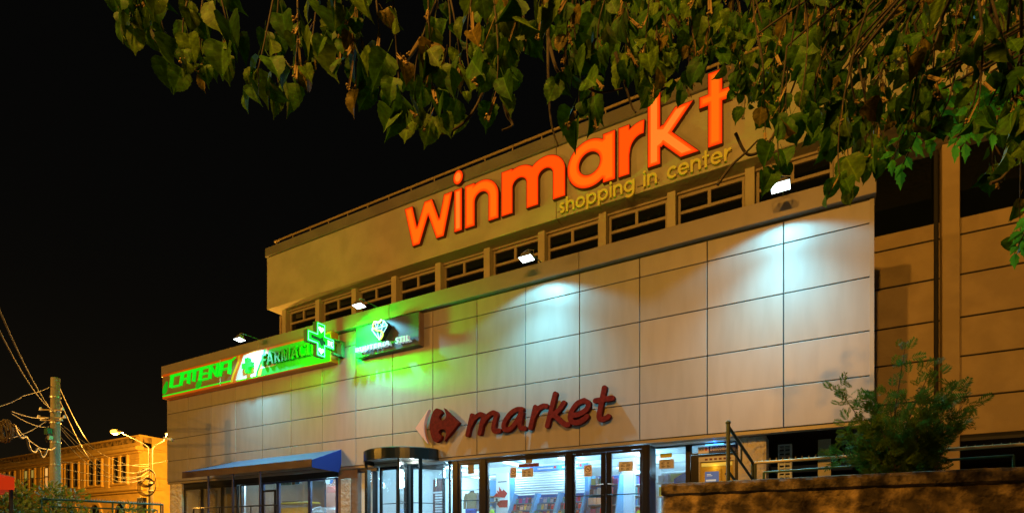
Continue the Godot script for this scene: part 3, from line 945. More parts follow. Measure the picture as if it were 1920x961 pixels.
func pharmacy_sign() -> void:
	var s := thing("pharmacy_sign", "long green and orange pharmacy fascia sign at the left corner", "sign", Vector3(-23.1, 7.15, 0.0))
	var L := 9.47
	part(s, "cabinet", MB.new().slab(Vector3(0, 0, 0.0), Vector3(L, 0.97, 0.30), 0.015), M.orange_trim)
	var z := 0.302
	# the printed face: grey-brown field left, white in the middle, green to the right, swept by two S bands
	var sweep := func(x: float, t: float) -> float: return x + 0.42 * (smoothstep(0.0, 1.0, t) - 0.5)
	var strip := func(x0: float, x1: float, y0: float, y1: float) -> PackedVector2Array:
		var p := PackedVector2Array()
		for i in 13:
			var t := i / 12.0
			p.append(Vector2(sweep.call(x0, t), lerpf(y0, y1, t)))
		for i in 13:
			var t := 1.0 - i / 12.0
			p.append(Vector2(sweep.call(x1, t), lerpf(y0, y1, t)))
		return p
	var straight_left := func(x1: float, y0: float, y1: float) -> PackedVector2Array:
		var p := PackedVector2Array([Vector2(0.03, y0)])
		for i in 13:
			var t := i / 12.0
			p.append(Vector2(sweep.call(x1, t), lerpf(y0, y1, t)))
		p.append(Vector2(0.03, y1))
		return p
	part(s, "face", MB.new().prism(straight_left.call(4.62, 0.13, 0.86), z, z + 0.004), M.sign_field)
	part(s, "face", MB.new().prism(strip.call(4.90, 6.02, 0.08, 0.91), z, z + 0.004), M.sign_white)
	var gr := PackedVector2Array()
	for i in 13: gr.append(Vector2(sweep.call(6.30, i / 12.0), lerpf(0.06, 0.88, i / 12.0)))
	gr.append(Vector2(L - 0.03, 0.88)); gr.append(Vector2(L - 0.03, 0.06))
	part(s, "face", MB.new().prism(gr, z, z + 0.004), M.sign_green)
	part(s, "face", MB.new().prism(PackedVector2Array([Vector2(6.05, 0.30), Vector2(6.42, 0.52), Vector2(7.2, 0.36), Vector2(6.7, 0.28)]), z + 0.005, z + 0.008), M.sign_white)
	for q in [[4.62, 4.74, "sign_yellow"], [4.74, 4.90, "orange_trim"], [6.02, 6.13, "sign_green"], [6.13, 6.20, "sign_yellow"], [6.20, 6.30, "orange_trim"]]:
		part(s, "band", MB.new().prism(strip.call(q[0], q[1], 0.05, 0.93), z, z + 0.006), M[q[2]])
	part(s, "green_light_stripe", box(0.05, 4.4, 0.085, 0.125, z, z + 0.02), M.green_lit)
	part(s, "green_light_stripe", box(4.75, L - 0.05, 0.03, 0.055, z, z + 0.02), M.green_stripe)
	part(s, "green_light_stripe", MB.new().prism(PackedVector2Array([Vector2(0.62, 0.87), Vector2(0.52, 0.82), Vector2(4.55, 0.80), Vector2(4.74, 0.92), Vector2(4.62, 0.92), Vector2(4.5, 0.87)]), z, z + 0.02), M.green_stripe)
	part(s, "seam", box(3.78, 3.795, 0.03, 0.95, z, z + 0.022), M.sign_white)
	# the raised name in thin squared strokes with two leaves
	var pw := 0.052
	var q := {
		"C": [[Vector2(0.62, 0.62), Vector2(0.10, 0.62), Vector2(0.0, 0.0), Vector2(0.52, 0.0)]],
		"A": [[Vector2(0.0, 0.0), Vector2(0.14, 0.62), Vector2(0.62, 0.62), Vector2(0.56, 0.0)], [Vector2(0.06, 0.28), Vector2(0.58, 0.28)]],
		"T": [[Vector2(-0.05, 0.62), Vector2(0.55, 0.62)], [Vector2(0.27, 0.62), Vector2(0.20, 0.05)]],
		"E": [[Vector2(0.62, 0.62), Vector2(0.12, 0.62), Vector2(0.0, 0.0), Vector2(0.55, 0.0)], [Vector2(0.06, 0.31), Vector2(0.54, 0.31)]],
		"N": [[Vector2(0.0, 0.0), Vector2(0.08, 0.62), Vector2(0.48, 0.0), Vector2(0.56, 0.62)]],
	}
	for spot in [["C", -22.416, -21.71], ["A", -21.745, -21.112], ["T", -21.129, -20.497], ["E", -20.497, -19.916], ["N", -19.883, -19.319], ["A", -19.271, -18.6]]:
		var st := []
		for line in q[spot[0]]:
			var big := []
			for p in line: big.append(p * 100.0)
			st.append(pen(big, pw * 100.0, Geometry2D.END_SQUARE))
		holes_of = []
		var shape := merged(st, [])
		var bb := bounds(shape)
		var k: float = (spot[2] - spot[1]) / bb.size.x * 0.98
		part(s, "sign_letter", glyph(MB.new(), shape, 0.0, 0.12, Transform3D(Basis.from_scale(Vector3(k, 0.0068, 1)), Vector3(spot[1] + 23.1 - bb.position.x * k, 0.36, z))), M.green_lit)
	for lf in [[Vector2(0.26, 0.36), 0.12, 0.20], [Vector2(-20.598 + 23.1, 0.235), 0.14, 0.14]]:
		var p := PackedVector2Array()
		for i in 22:
			var a := TAU * i / 22.0
			var rr := 1.0 + (0.55 if i == 4 else 0.3 if i == 3 or i == 5 else 0.0)
			p.append(lf[0] + Vector2(cos(a) * lf[1], sin(a) * lf[2]) * rr + Vector2(sin(a) * 0.07, 0))
		part(s, "sign_leaf", MB.new().prism(p, z, z + 0.06), M.green_leaf)
	var c := PackedVector2Array()
	var cc := Vector2(5.47, 0.47)
	for v in [[-1, 3], [1, 3], [1, 1], [3, 1], [3, -1], [1, -1], [1, -3], [-1, -3], [-1, -1], [-3, -1], [-3, 1], [-1, 1]]: c.append(cc + Vector2(v[0], v[1]) * 0.085)
	part(s, "sign_cross", MB.new().prism(c, z, z + 0.13), M.green_lit)
	words(s, "lettering", "FARMACIE", false, true, Rect2(6.27, 0.32, 2.68, 0.40), z + 0.06, 0.12, M.sign_letter_green)

func cross_shape(k: float, by := 0.0) -> PackedVector2Array:
	var p := PackedVector2Array()
	for v in [[-1, 3], [1, 3], [1, 1], [3, 1], [3, -1], [1, -1], [1, -3], [-1, -3], [-1, -1], [-3, -1], [-3, 1], [-1, 1]]: p.append(Vector2(v[0], v[1]) * k)
	return Geometry2D.offset_polygon(p, by, Geometry2D.JOIN_MITER)[0] if by != 0.0 else p

func heart(at: Vector2, k: float) -> PackedVector2Array:
	var p := PackedVector2Array()
	for i in 24:
		var a := TAU * i / 24.0
		p.append(at + Vector2(16 * pow(sin(a), 3), 13 * cos(a) - 5 * cos(2 * a) - 2 * cos(3 * a) - cos(4 * a)) * k / 16.0)
	return p

func cross() -> void:
	# it stands out from the wall on a bracket, a display on either side
	var s := thing("pharmacy_cross_sign", "glowing green pharmacy cross with two white hearts on a wall bracket", "sign", Vector3(-13.43, 7.585, 0.93))
	s.rotation.y = PI / 2      # its face looks along the shop front
	part(s, "casing", MB.new().prism(cross_shape(0.172), -0.075, 0.075), M.cross_case)
	for side in 2:
		var xf := Transform3D(Basis(Vector3.UP, PI * side), Vector3.ZERO)
		var f := part(s, "lit_face", MB.new().prism(cross_shape(0.170), 0.075, 0.079, xf), M.cross_face)
		var o := cross_shape(0.172, -0.035)
		var i := cross_shape(0.172, -0.052)
		var mb := MB.new()
		for k in 12:
			mb.prism(PackedVector2Array([o[k], o[(k + 1) % 12], i[(k + 1) % 12], i[k]]), 0.079, 0.088, xf)
		part(f, "neon_tube", mb, M.cross_tube)
		for y in [0.31, -0.33]:
			part(f, "lit_heart", MB.new().prism(heart(Vector2(0.0, y), 0.105), 0.079, 0.084, xf), M.cross_white)
		part(f, "dark_display", MB.new().prism(PackedVector2Array([Vector2(-0.36, 0.06), Vector2(-0.04, 0.04), Vector2(0.06, 0.10), Vector2(0.08, 0.03), Vector2(0.16, -0.02), Vector2(0.16, -0.12), Vector2(0.08, -0.10), Vector2(0.06, -0.17), Vector2(-0.02, -0.16), Vector2(-0.06, -0.06), Vector2(-0.36, -0.04)]), 0.079, 0.082, xf), M.cross_dark)
		var w := words(f, "lit_letters", "DE", true, true, Rect2(0.24, -0.09, 0.22, 0.16), 0.083, 0.008, M.cross_white)
		if side: w.transform = xf * w.transform
		# the light that the face throws along the wall
	part(s, "bracket", MB.new().box(Vector3(0.50, 0.16, -0.05), Vector3(0.93, 0.22, 0.05)).box(Vector3(0.50, -0.28, -0.05), Vector3(0.93, -0.22, 0.05)).box(Vector3(0.78, -0.28, -0.1), Vector3(0.93, 0.22, 0.1)), M.cross_case)
	var g := lin(0.0, 1.0, 0.02)
	area_light(s, "cross_light", Vector3(0, 0, 0.10), Vector2(0.7, 0.7), Vector3(0, 0, 1), g, 11.0)
	var sp := SpotLight3D.new()
	sp.name = "cross_beam"
	s.add_child(sp)
	sp.transform = Transform3D(Basis.looking_at(Vector3(0.80, -0.05, 1.0), Vector3.UP), Vector3(0, 0, 0.12))
	sp.spot_angle = 36.0; sp.spot_angle_attenuation = 0.3; sp.light_size = 0.12; sp.light_color = g; sp.light_energy = 46.0
	sp.spot_range = 40.0; sp.spot_attenuation = 2.0; sp.shadow_enabled = true
	area_light(s, "cross_light", Vector3(0, 0, -0.10), Vector2(0.7, 0.7), Vector3(0, 0, -1), g, 14.0)

func jeweller_sign() -> void:
	var s := thing("jeweller_sign", "square-edged sign box with a diamond emblem and white letters beside the green cross", "sign", Vector3(-12.63, 7.115, 0.0))
	part(s, "cabinet", MB.new().slab(Vector3(0, 0, 0), Vector3(2.44, 0.94, 0.22), 0.008), M.sign_box)
	part(s, "edge", box(2.441, 2.455, 0.0, 0.94, 0.0, 0.215), M.pier)
	# the diamond stands well proud, its facets outlined
	var c := Vector2(1.12, 0.60)
	var d := PackedVector2Array([c + Vector2(-0.30, 0.07), c + Vector2(-0.16, 0.24), c + Vector2(0.18, 0.24), c + Vector2(0.32, 0.07), c + Vector2(0.01, -0.30)])
	part(s, "diamond", MB.new().prism(d, 0.22, 0.40), M.black)
	part(s, "diamond_facets", MB.new().prism(Geometry2D.offset_polygon(d, -0.012)[0], 0.40, 0.404), M.facet)
	var lines := MB.new()
	var seg := [[0, 1], [1, 2], [2, 3], [3, 4], [4, 0], [0, 3]]
	var pts := [d[0], d[1], d[2], d[3], d[4], c + Vector2(-0.11, 0.07), c + Vector2(0.12, 0.07), c + Vector2(0.01, 0.24)]
	for q in seg + [[5, 4], [6, 4], [1, 5], [7, 5], [7, 6], [2, 6]]:
		var line := pen([pts[q[0]] * 100.0, pts[q[1]] * 100.0], 2.4)
		lines.prism(line, 0.404, 0.412, Transform3D(Basis.from_scale(Vector3(0.01, 0.01, 1)), Vector3.ZERO))
	part(s, "diamond_outline", lines, M.white_lit)
	var curl := pen(smooth([Vector2(122, 86), Vector2(112, 80), Vector2(96, 86), Vector2(90, 72), Vector2(104, 60), Vector2(122, 54), Vector2(128, 42), Vector2(120, 32)]), 5.0, Geometry2D.END_ROUND, Geometry2D.JOIN_ROUND)
	part(s, "monogram", MB.new().prism(curl, 0.413, 0.44, Transform3D(Basis.from_scale(Vector3(0.01, 0.01, 1)), Vector3.ZERO)), M.letter_gold)
	words(s, "lettering", "BIJUTERIA", false, true, Rect2(0.14, 0.07, 1.36, 0.17), 0.33, 0.12, M.white_lit)
	words(s, "lettering", "STIL", false, true, Rect2(1.72, 0.10, 0.52, 0.17), 0.33, 0.12, M.white_lit)

func sign_materials() -> void:
	M.letter_yellow = mat(0.75, 0.66, 0.14, 0.6)
	M.lamp_pole = grain(mat(0.055, 0.045, 0.03, 0.9), null, 1.0)
	M.lamp_steel = mat(0.03, 0.026, 0.018, 0.7)
	M.emblem_pink = mat(0.62, 0.33, 0.29, 0.5)
	M.sign_red = grain(mat(0.135, 0.0115, 0.006, 0.55), noise_tex(0.02, 0.85, 1.0, 17), 0.8)
	M.sign_red.metallic_specular = 0.15
	M.orange_trim = mat(0.60, 0.16, 0.02, 0.5)
	M.sign_field = mat(0.20, 0.15, 0.09, 0.5)
	M.sign_white = mat(0.62, 0.68, 0.66, 0.45)
	M.sign_green = glow(0.0, 0.62, 0.008, 0.34, 0.6)
	M.green_leaf = glow(0.0, 0.6, 0.01, 0.5, 0.5)
	M.sign_yellow = mat(0.68, 0.58, 0.02, 0.5)
	M.sign_letter_green = mat(0.01, 0.30, 0.012, 0.5)
	M.cross_case = mat(0.05, 0.28, 0.07, 0.4)
	M.sign_box = mat(0.04, 0.05, 0.048, 0.5, 0.1)
	M.facet = mat(0.02, 0.045, 0.07, 0.25)
	M.white_lit = glow(0.75, 0.9, 1.0, 0.3, 0.5)
	M.letter_gold = glow(0.9, 0.72, 0.03, 0.35, 0.7)

# ---------------------------------------------------------------- lamps
func floodlights() -> void:
	var names := ["white floodlight on an arm over the pharmacy sign", "white floodlight on an arm over the jeweller's sign box", "white floodlight on an arm below the middle of the red sign", "white floodlight on an arm near the right end of the capping, partly behind leaves"]
	var xs := [-17.37, -11.855, -6.364, -0.853]
	for k in 4:
		var t := thing("floodlight", names[k], "floodlight", Vector3(xs[k], 8.36, 0.86), 0.0, "floodlights over the panel front")
		part(t, "arm", MB.new().tube([Vector3(0, 0.195, -0.98), Vector3(0, 0.205, -0.05)], 0.014), M.rail_green)
		part(t, "arm_foot", box(-0.06, 0.06, 0.192, 0.206, -1.0, -0.86), M.steel)
		part(t, "yoke", MB.new().tube([Vector3(-0.17, 0.02, 0.0), Vector3(-0.17, 0.14, -0.04), Vector3(0, 0.205, -0.05), Vector3(0.17, 0.14, -0.04), Vector3(0.17, 0.02, 0.0)], 0.009, 0.009, 6), M.steel)
		var aim := Vector3(0, -1.0, 0.15 if k < 3 else 0.30).normalized()
		var xf := Transform3D(Basis.looking_at(aim, Vector3.FORWARD), Vector3(0, 0, 0.0))
		# a housing that widens to its rim, ribbed behind, the glass set into it
		var h := MB.new()
		var back := [Vector3(-0.09, -0.07, 0.09), Vector3(0.09, -0.07, 0.09), Vector3(0.09, 0.07, 0.09), Vector3(-0.09, 0.07, 0.09)]
		var front := [Vector3(-0.165, -0.115, -0.04), Vector3(0.165, -0.115, -0.04), Vector3(0.165, 0.115, -0.04), Vector3(-0.165, 0.115, -0.04)]
		for i in 4:
			var j := (i + 1) % 4
			h.face(xf * back[i], xf * back[j], xf * front[j], xf * front[i], xf.origin)
		h.face(xf * back[0], xf * back[1], xf * back[2], xf * back[3], xf * Vector3(0, 0, 0))
		for i in 5: h.box(Vector3(-0.075 + 0.036 * i, -0.06, 0.09), Vector3(-0.069 + 0.036 * i, 0.06, 0.115), xf)
		part(t, "housing", h, M.steel)
		part(t, "light_glass", MB.new().box(Vector3(-0.16, -0.11, -0.045), Vector3(0.16, 0.11, -0.041), xf), M.flood)
		# the reflector throws a beam down the wall; the glass spills a wider, fainter cone
		for beam in [["flood_spill", Vector3(0, -1.0, -0.12), 68.0, 0.22, 5.2], ["flood_beam", Vector3(0, -1.0, 0.25), 61.0, 1.0, 40.0]]:
			var l := SpotLight3D.new()
			l.name = beam[0]
			t.add_child(l)
			l.transform = Transform3D(Basis.looking_at(beam[1], Vector3.FORWARD), xf * Vector3(0, 0, -0.06))
			l.spot_angle = beam[2]; l.spot_angle_attenuation = beam[3]; l.light_size = 0.07
			l.light_color = Color(0.50, 0.90, 1.0); l.light_energy = beam[4]; l.spot_range = 60.0; l.spot_attenuation = 2.0; l.shadow_enabled = true

const SODIUM := Color(1.0, 0.69, 0.26)

func lamp_head(t: Node3D, at: Vector3, yaw: float, energy: float) -> void:
	var xf := Transform3D(Basis(Vector3.UP, yaw) * Basis(Vector3.RIGHT, 0.16), at)
	var mb := MB.new()
	var rings := [[0.10, 0.05, 0.05], [0.0, 0.09, 0.08], [-0.25, 0.14, 0.10], [-0.5, 0.13, 0.08], [-0.62, 0.05, 0.03]]
	for i in rings.size() - 1:
		for k in 10:
			var q := []
			for c in [[i, k], [i, k + 1], [i + 1, k + 1], [i + 1, k]]:
				var a: float = PI * c[1] / 10.0
				q.append(xf * Vector3(cos(a) * rings[c[0]][1], sin(a) * rings[c[0]][2], rings[c[0]][0]))
			mb.face(q[0], q[1], q[2], q[3], xf * Vector3(0, -0.02, -0.25))
	var h := part(t, "lamp_head", mb, M.lamp_steel)
	part(h, "light_bowl", MB.new().ball(xf * Vector3(0, -0.03, -0.32), Vector3(0.19, 0.14, 0.24)), M.sodium)
	omni(t, "sodium_light", xf * Vector3(0, -0.24, -0.32), SODIUM, energy, 0.12)

func street_lamp(label: String, at: Vector3, heads: Array, y_join: float, energy: float) -> Node3D:
	var t := thing("street_lamp", label, "street lamp", at, 0.0, "sodium street lamps")
	part(t, "pole", MB.new().tube([Vector3.ZERO, Vector3(0, y_join * 0.72, 0)], 0.16, 0.12, 14), M.lamp_pole)
	for h in heads:
		var d: Vector3 = Vector3(h.x, 0, h.z).normalized()
		part(t, "arm", MB.new().tube([d * 0.08 + Vector3(0, y_join * 0.62, 0), d * 0.09 + Vector3(0, y_join - 0.25, 0), d * 0.13 + Vector3(0, y_join - 0.08, 0), d * 0.28 + Vector3(0, y_join + 0.05, 0), d * 0.7 + Vector3(0, y_join + 0.05 + (h.y - y_join) * 0.35, 0), Vector3(h.x, h.y, h.z)], 0.028, 0.024), M.lamp_steel)
		lamp_head(t, h, atan2(-d.x, -d.z), energy)
	for y in [y_join * 0.63, y_join * 0.69]:
		part(t, "clamp", MB.new().tube([Vector3(0, y, 0), Vector3(0, y + 0.06, 0)], 0.15, 0.15, 14), M.steel)
	return t

func street_lamps() -> void:
	street_lamp("double-armed sodium street lamp in front of the old ochre house", Vector3(-32.77, 0, -4.27), [Vector3(-1.35, 7.48, 0.85), Vector3(0.78, 7.42, -0.45)], 6.75, 480.0)
	street_lamp("double-armed sodium street lamp behind the viewpoint, lighting the panel front", Vector3(-1.75, 0, 16.4), [Vector3(-0.85, 9.7, -0.3), Vector3(0.95, 9.7, -0.3)], 9.2, 112.0)
	street_lamp("double-armed sodium street lamp out to the left of the plaza", Vector3(-23.5, 0, 14.5), [Vector3(-0.9, 8.2, -0.2), Vector3(0.9, 8.2, -0.2)], 7.7, 75.0)

# ---------------------------------------------------------------- the shop front
var building: Node3D

func glazed(called: String, x0: float, x1: float, y0: float, y1: float, z: float, bar: float, push_bar := false, fm: Material = null) -> MeshInstance3D:
	var f := MB.new()
	if fm == null: fm = M.bronze
	f.box(Vector3(x0, y0, z - 0.04), Vector3(x0 + bar, y1, z + 0.04)).box(Vector3(x1 - bar, y0, z - 0.04), Vector3(x1, y1, z + 0.04))
	f.box(Vector3(x0 + bar, y1 - bar, z - 0.038), Vector3(x1 - bar, y1, z + 0.038)).box(Vector3(x0 + bar, y0, z - 0.038), Vector3(x1 - bar, y0 + bar, z + 0.038))
	var o := part(building, called, f, fm)
	part(o, "pane", box(x0 + bar, x1 - bar, y0 + bar, y1 - bar, z - 0.003, z + 0.003), M.pane)
	if push_bar: part(o, "push_bar", MB.new().tube([Vector3(x0 + bar, 2.66, z + 0.06), Vector3(x1 - bar, 2.66, z + 0.06)], 0.014), M.black)
	return o

func notice(called: String, label: String, x0: float, x1: float, y0: float, y1: float, z: float, m: Material, printed := 0, group := "") -> void:
	var t := solo(called, MB.new().box(Vector3(x0, y0, z), Vector3(x1, y1, z + 0.003)), m, label, "notice", group)
	if printed:
		var p := StandardMaterial3D.new()
		p.albedo_color = (m as StandardMaterial3D).albedo_color
		p.albedo_texture = print_texture(printed, 2); p.roughness = 0.9
		part(t, "print", MB.new().box(Vector3(x0 + 0.01, y0 + 0.01, z + 0.003), Vector3(x1 - 0.01, y1 - 0.01, z + 0.005)), p)

func shop_front() -> void:
	building = get_node("shopping_centre")
	var b := building
	var z := -0.15
	# posts between the lights, floor to head
	for q in [[-9.24, -9.048], [-8.304, -8.124], [-5.765, -5.584], [-3.838, -3.687]]:
		part(b, "post", MB.new().slab(Vector3(q[0], 1.0, z - 0.07), Vector3(q[1], 3.78, z + 0.07), 0.012), M.bronze)
	part(b, "head_rail", box(-9.4, -3.69, 3.705, 3.785, z - 0.065, z + 0.05), M.bronze)
	glazed("shop_window", -9.039, -8.313, 1.0, 3.70, z, 0.05, true)
	glazed("shop_window", -8.115, -5.772, 1.0, 3.70, z, 0.035)
	var doors := [[-5.577, -4.727], [-4.713, -3.845]]
	for k in 2:
		var o := glazed("door", doors[k][0], doors[k][1], 1.0, 3.69, z, 0.045, true)
		var inner: float = doors[0][1] - 0.125 if k == 0 else doors[1][0] + 0.045
		part(o, "stile", box(inner, inner + 0.08, 1.045, 3.645, z - 0.038, z + 0.038), M.bronze)
		var hx: float = doors[0][1] - 0.06 if k == 0 else doors[1][0] + 0.06
		var s := -1.0 if k == 0 else 1.0
		part(o, "handle", MB.new().tube([Vector3(hx, 2.92, z + 0.05), Vector3(hx, 2.92, z + 0.1), Vector3(hx + 0.16 * s, 2.90 - 0.0, z + 0.11)], 0.012), M.alu)
	# the set-back part with the cash machine
	part(b, "return_wall", box(-3.687, -3.687 + 0.03, 1.0, 3.78, -0.62, -0.1), M.bronze)
	part(b, "soffit", box(-3.675, -1.80, 3.79, 3.86, -0.95, -0.27), M.white)
	glazed("shop_window", -3.817, -2.916, 1.0, 3.78, -0.6, 0.03)
	part(b, "post", box(-2.916, -2.844, 1.0, 3.78, -0.65, -0.55), M.bronze)
	glazed("shop_window", -2.838, -1.82, 3.54, 3.78, -0.6, 0.03)
	part(b, "panel_wall", box(-2.838, -1.80, 1.0, 3.54 - 0.01, -0.68, -0.60), M.bronze)
	# pale panel and narrow window left of the revolving door
	part(b, "head_rail", box(-12.95, -12.1, 3.68, 3.785, z - 0.06, z + 0.04), M.black)
	part(b, "pale_panel", MB.new().slab(Vector3(-12.78, 1.0, z - 0.03), Vector3(-12.20, 3.66, z), 0.01), M.plaster)
	part(b, "brown_pier", rough_block(-13.75, -12.90, 0.9, 3.80, -0.9, -0.08, 0.006), M.pier)
	# rooms behind
	part(b, "interior_floor", box(-12.9, -1.9, 0.9, 0.99, -8.2, -0.1), M.shop_floor)
	part(b, "interior_wall", MB.new().box(Vector3(-13.0, 1.0, -8.3), Vector3(-1.9, 4.15, -8.2)).box(Vector3(-13.05, 1.0, -8.2), Vector3(-12.95, 4.15, -0.3)).box(Vector3(-1.9, 1.0, -8.2), Vector3(-1.8, 4.15, -0.7)), M.plaster)
	part(b, "interior_ceiling", box(-12.95, -1.9, 4.10, 4.15, -8.2, -0.26), M.plaster)
	part(b, "ceiling_beam", box(-12.95, -1.9, 3.86, 4.09, -4.3, -3.95), M.plaster)
	part(b, "white_column", box(-5.506, -5.144, 1.0, 3.85, -4.0, -3.6), M.plaster)
	revolving_door()
	# notices stuck to the glass
	var zz := z + 0.006
	notice("hanging_sign", "long tan paper strip hanging in the narrow window", -8.754, -8.55, 3.394, 3.769, zz, M.paper_tan)
	notice("hanging_sign", "long tan paper strip above the dark name plate", -6.943, -6.739, 3.567, 3.831, zz, M.paper_tan)
	notice("name_plate", "dark red plate stuck across the big shop window", -7.15, -6.538, 3.47, 3.56, zz + 0.006, M.maroon)
	notice("opening_hours", "opening hours sheet on the big shop window", -7.054, -6.708, 3.209, 3.431, zz, M.paper, 3, "opening hours sheets")
	notice("opening_hours", "opening hours sheet on the right door leaf", -4.416, -4.065, 3.203, 3.437, zz, M.paper, 4, "opening hours sheets")
	notice("opening_hours", "opening hours sheet on the set-back window, under a yellow slip", -3.57, -3.22, 3.262, 3.483, -0.594, M.paper, 5, "opening hours sheets")
	notice("notice", "yellow slip above the opening hours on the set-back window", -3.545, -3.269, 3.521, 3.622, -0.594, M.yellow)
	notice("notice", "small dark label at the top of the left door leaf", -5.527, -5.356, 3.652, 3.744, zz, M.maroon)
	notice("notice", "tan sheet at the top of the left door leaf", -5.316, -5.121, 3.667, 3.785, zz, M.paper_tan)
	notice("notice", "tan sheet at the top of the right door leaf", -4.311, -4.103, 3.667, 3.768, zz, M.paper_tan)
	for q in [[-7.4, -7.206, 3.211, 3.486, "no smoking sign on the big shop window"], [-5.302, -5.093, 3.13, 3.411, "no smoking sign on the left door leaf"]]:
		var t := thing("no_smoking_sign", q[4], "sign", Vector3.ZERO, 0.0, "no smoking signs")
		part(t, "sheet", box(q[0], q[1], q[2], q[3], zz, zz + 0.003), M.paper_white)
		var c := Vector2((q[0] + q[1]) / 2, lerpf(q[2], q[3], 0.66))
		var r: float = (q[1] - q[0]) * 0.38
		var mb := MB.new()
		var o := arc(c, r, 0, 360, 24)
		var i := arc(c, r * 0.8, 0, 360, 24)
		for k in 24: mb.prism(PackedVector2Array([i[k], o[k], o[k + 1], i[k + 1]]), zz + 0.003, zz + 0.006)
		var bar := pen([(c + Vector2(-0.6, 0.6) * r) * 100.0, (c + Vector2(0.6, -0.6) * r) * 100.0], r * 16.0)
		mb.prism(bar, zz + 0.0065, zz + 0.008, Transform3D(Basis.from_scale(Vector3(0.01, 0.01, 1)), Vector3.ZERO))
		part(t, "red_ring", mb, M.maroon)
		part(t, "cigarette", MB.new().box(Vector3(c.x - r * 0.5, c.y - r * 0.12, zz + 0.003), Vector3(c.x + r * 0.5, c.y + r * 0.08, zz + 0.005)), M.ink)
		for k in 2: part(t, "print_line", box(lerpf(q[0], q[1], 0.15), lerpf(q[0], q[1], 0.85), lerpf(q[2], q[3], 0.10 + 0.12 * k), lerpf(q[2], q[3], 0.16 + 0.12 * k), zz + 0.003, zz + 0.005), M.ink)
	cash_machine()

func cash_machine() -> void:
	var t := thing("cash_machine", "yellow-lit cash machine set in the wall beside the steps", "cash machine")
	var x0 := -2.653
	var x1 := x0 + 0.78
	var zf := -0.58
	part(t, "surround", MB.new().box(Vector3(x0, 2.74, -0.62), Vector3(x0 + 0.03, 3.46, zf + 0.02)).box(Vector3(x1 - 0.03, 2.74, -0.62), Vector3(x1, 3.46, zf + 0.02)).box(Vector3(x0, 2.70, -0.62), Vector3(x1, 2.745, zf + 0.06)), M.frame_tan)
	part(t, "body", box(x0 + 0.03, x1 - 0.03, 2.75, 3.34, -0.625, zf - 0.01), M.atm_yellow)
	part(t, "card_strip", box(x0, x1, 3.36, 3.47, -0.62, zf + 0.025), M.paper)
	for k in 6: part(t, "card_mark", box(x0 + 0.14 + 0.1 * k, x0 + 0.20 + 0.1 * k, 3.385, 3.43, zf + 0.025, zf + 0.029), M.maroon)
	part(t, "hood_light", MB.new().slab(Vector3(x0 + 0.06, 3.25, zf - 0.01), Vector3(x1 - 0.06, 3.33, zf + 0.03), 0.02), M.atm_lamp)
	part(t, "screen_surround", MB.new().slab(Vector3(x0 + 0.10, 2.84, zf - 0.01), Vector3(x0 + 0.49, 3.18, zf + 0.015), 0.01), M.atm_yellow)
	var s := part(t, "screen", box(x0 + 0.14, x0 + 0.44, 2.88, 3.13, zf + 0.0155, zf + 0.019), M.atm_screen)
	part(s, "screen_text", MB.new().box(Vector3(x0 + 0.18, 3.06, zf + 0.019), Vector3(x0 + 0.27, 3.075, zf + 0.02)).box(Vector3(x0 + 0.18, 3.03, zf + 0.019), Vector3(x0 + 0.30, 3.043, zf + 0.02)).box(Vector3(x0 + 0.16, 2.91, zf + 0.019), Vector3(x0 + 0.38, 2.95, zf + 0.02)), M.white_lit)
	for k in 4:
		for side in 2: part(t, "key", box(x0 + (0.105 if side == 0 else 0.455), x0 + (0.13 if side == 0 else 0.48), 2.90 + 0.06 * k, 2.925 + 0.06 * k, zf + 0.0155, zf + 0.022), M.brass)
	part(t, "card_panel", MB.new().slab(Vector3(x0 + 0.52, 2.84, zf - 0.01), Vector3(x1 - 0.06, 3.20, zf + 0.02), 0.01), M.atm_yellow)
	part(t, "card_slot", box(x0 + 0.57, x0 + 0.66, 3.04, 3.08, zf + 0.02, zf + 0.03), M.ink)
	part(t, "cash_slot", box(x0 + 0.14, x0 + 0.46, 2.775, 2.80, zf - 0.01, zf + 0.02), M.ink)
	var sg := thing("bank_sign", "dark blue and white bank sign over the cash machine", "sign")
	var y0 := 3.541
	var y1 := 3.694
	part(sg, "white_field", MB.new().slab(Vector3(x0, y0, -0.56), Vector3(x0 + 0.23, y1, -0.50), 0.006), M.paper_white)
	part(sg, "blue_field", MB.new().slab(Vector3(x0 + 0.232, y0, -0.56), Vector3(x1 + 0.02, y1, -0.50), 0.006), M.navy)
	words(sg, "lettering", "BCR", false, true, Rect2(x0 + 0.025, y0 + 0.06, 0.10, 0.06), -0.498, 0.006, M.navy)
	part(sg, "red_mark", MB.new().tube([Vector3(x0 + 0.175, y0 + 0.09, -0.50), Vector3(x0 + 0.175, y0 + 0.09, -0.494)], 0.03, 0.03, 14).box(Vector3(x0 + 0.165, y0 + 0.115, -0.5), Vector3(x0 + 0.185, y0 + 0.145, -0.494)), M.red)
	words(sg, "lettering", "Bancomat", false, true, Rect2(x0 + 0.27, y0 + 0.05, 0.40, 0.09), -0.498, 0.006, M.paper_white)
	omni(t, "hood_lamp_light", Vector3(x0 + 0.35, 3.22, zf + 0.09), Color(1.0, 0.85, 0.35), 0.018, 0.03)
	part(sg, "blue_light_strip", box(x0 + 0.15, x0 + 0.55, y1 + 0.035, y1 + 0.05, -0.56, -0.52), M.blue_led)
	omni(sg, "blue_light", Vector3(x0 + 0.35, y1 + 0.1, -0.48), Color(0.08, 0.45, 1.0), 0.07, 0.03)

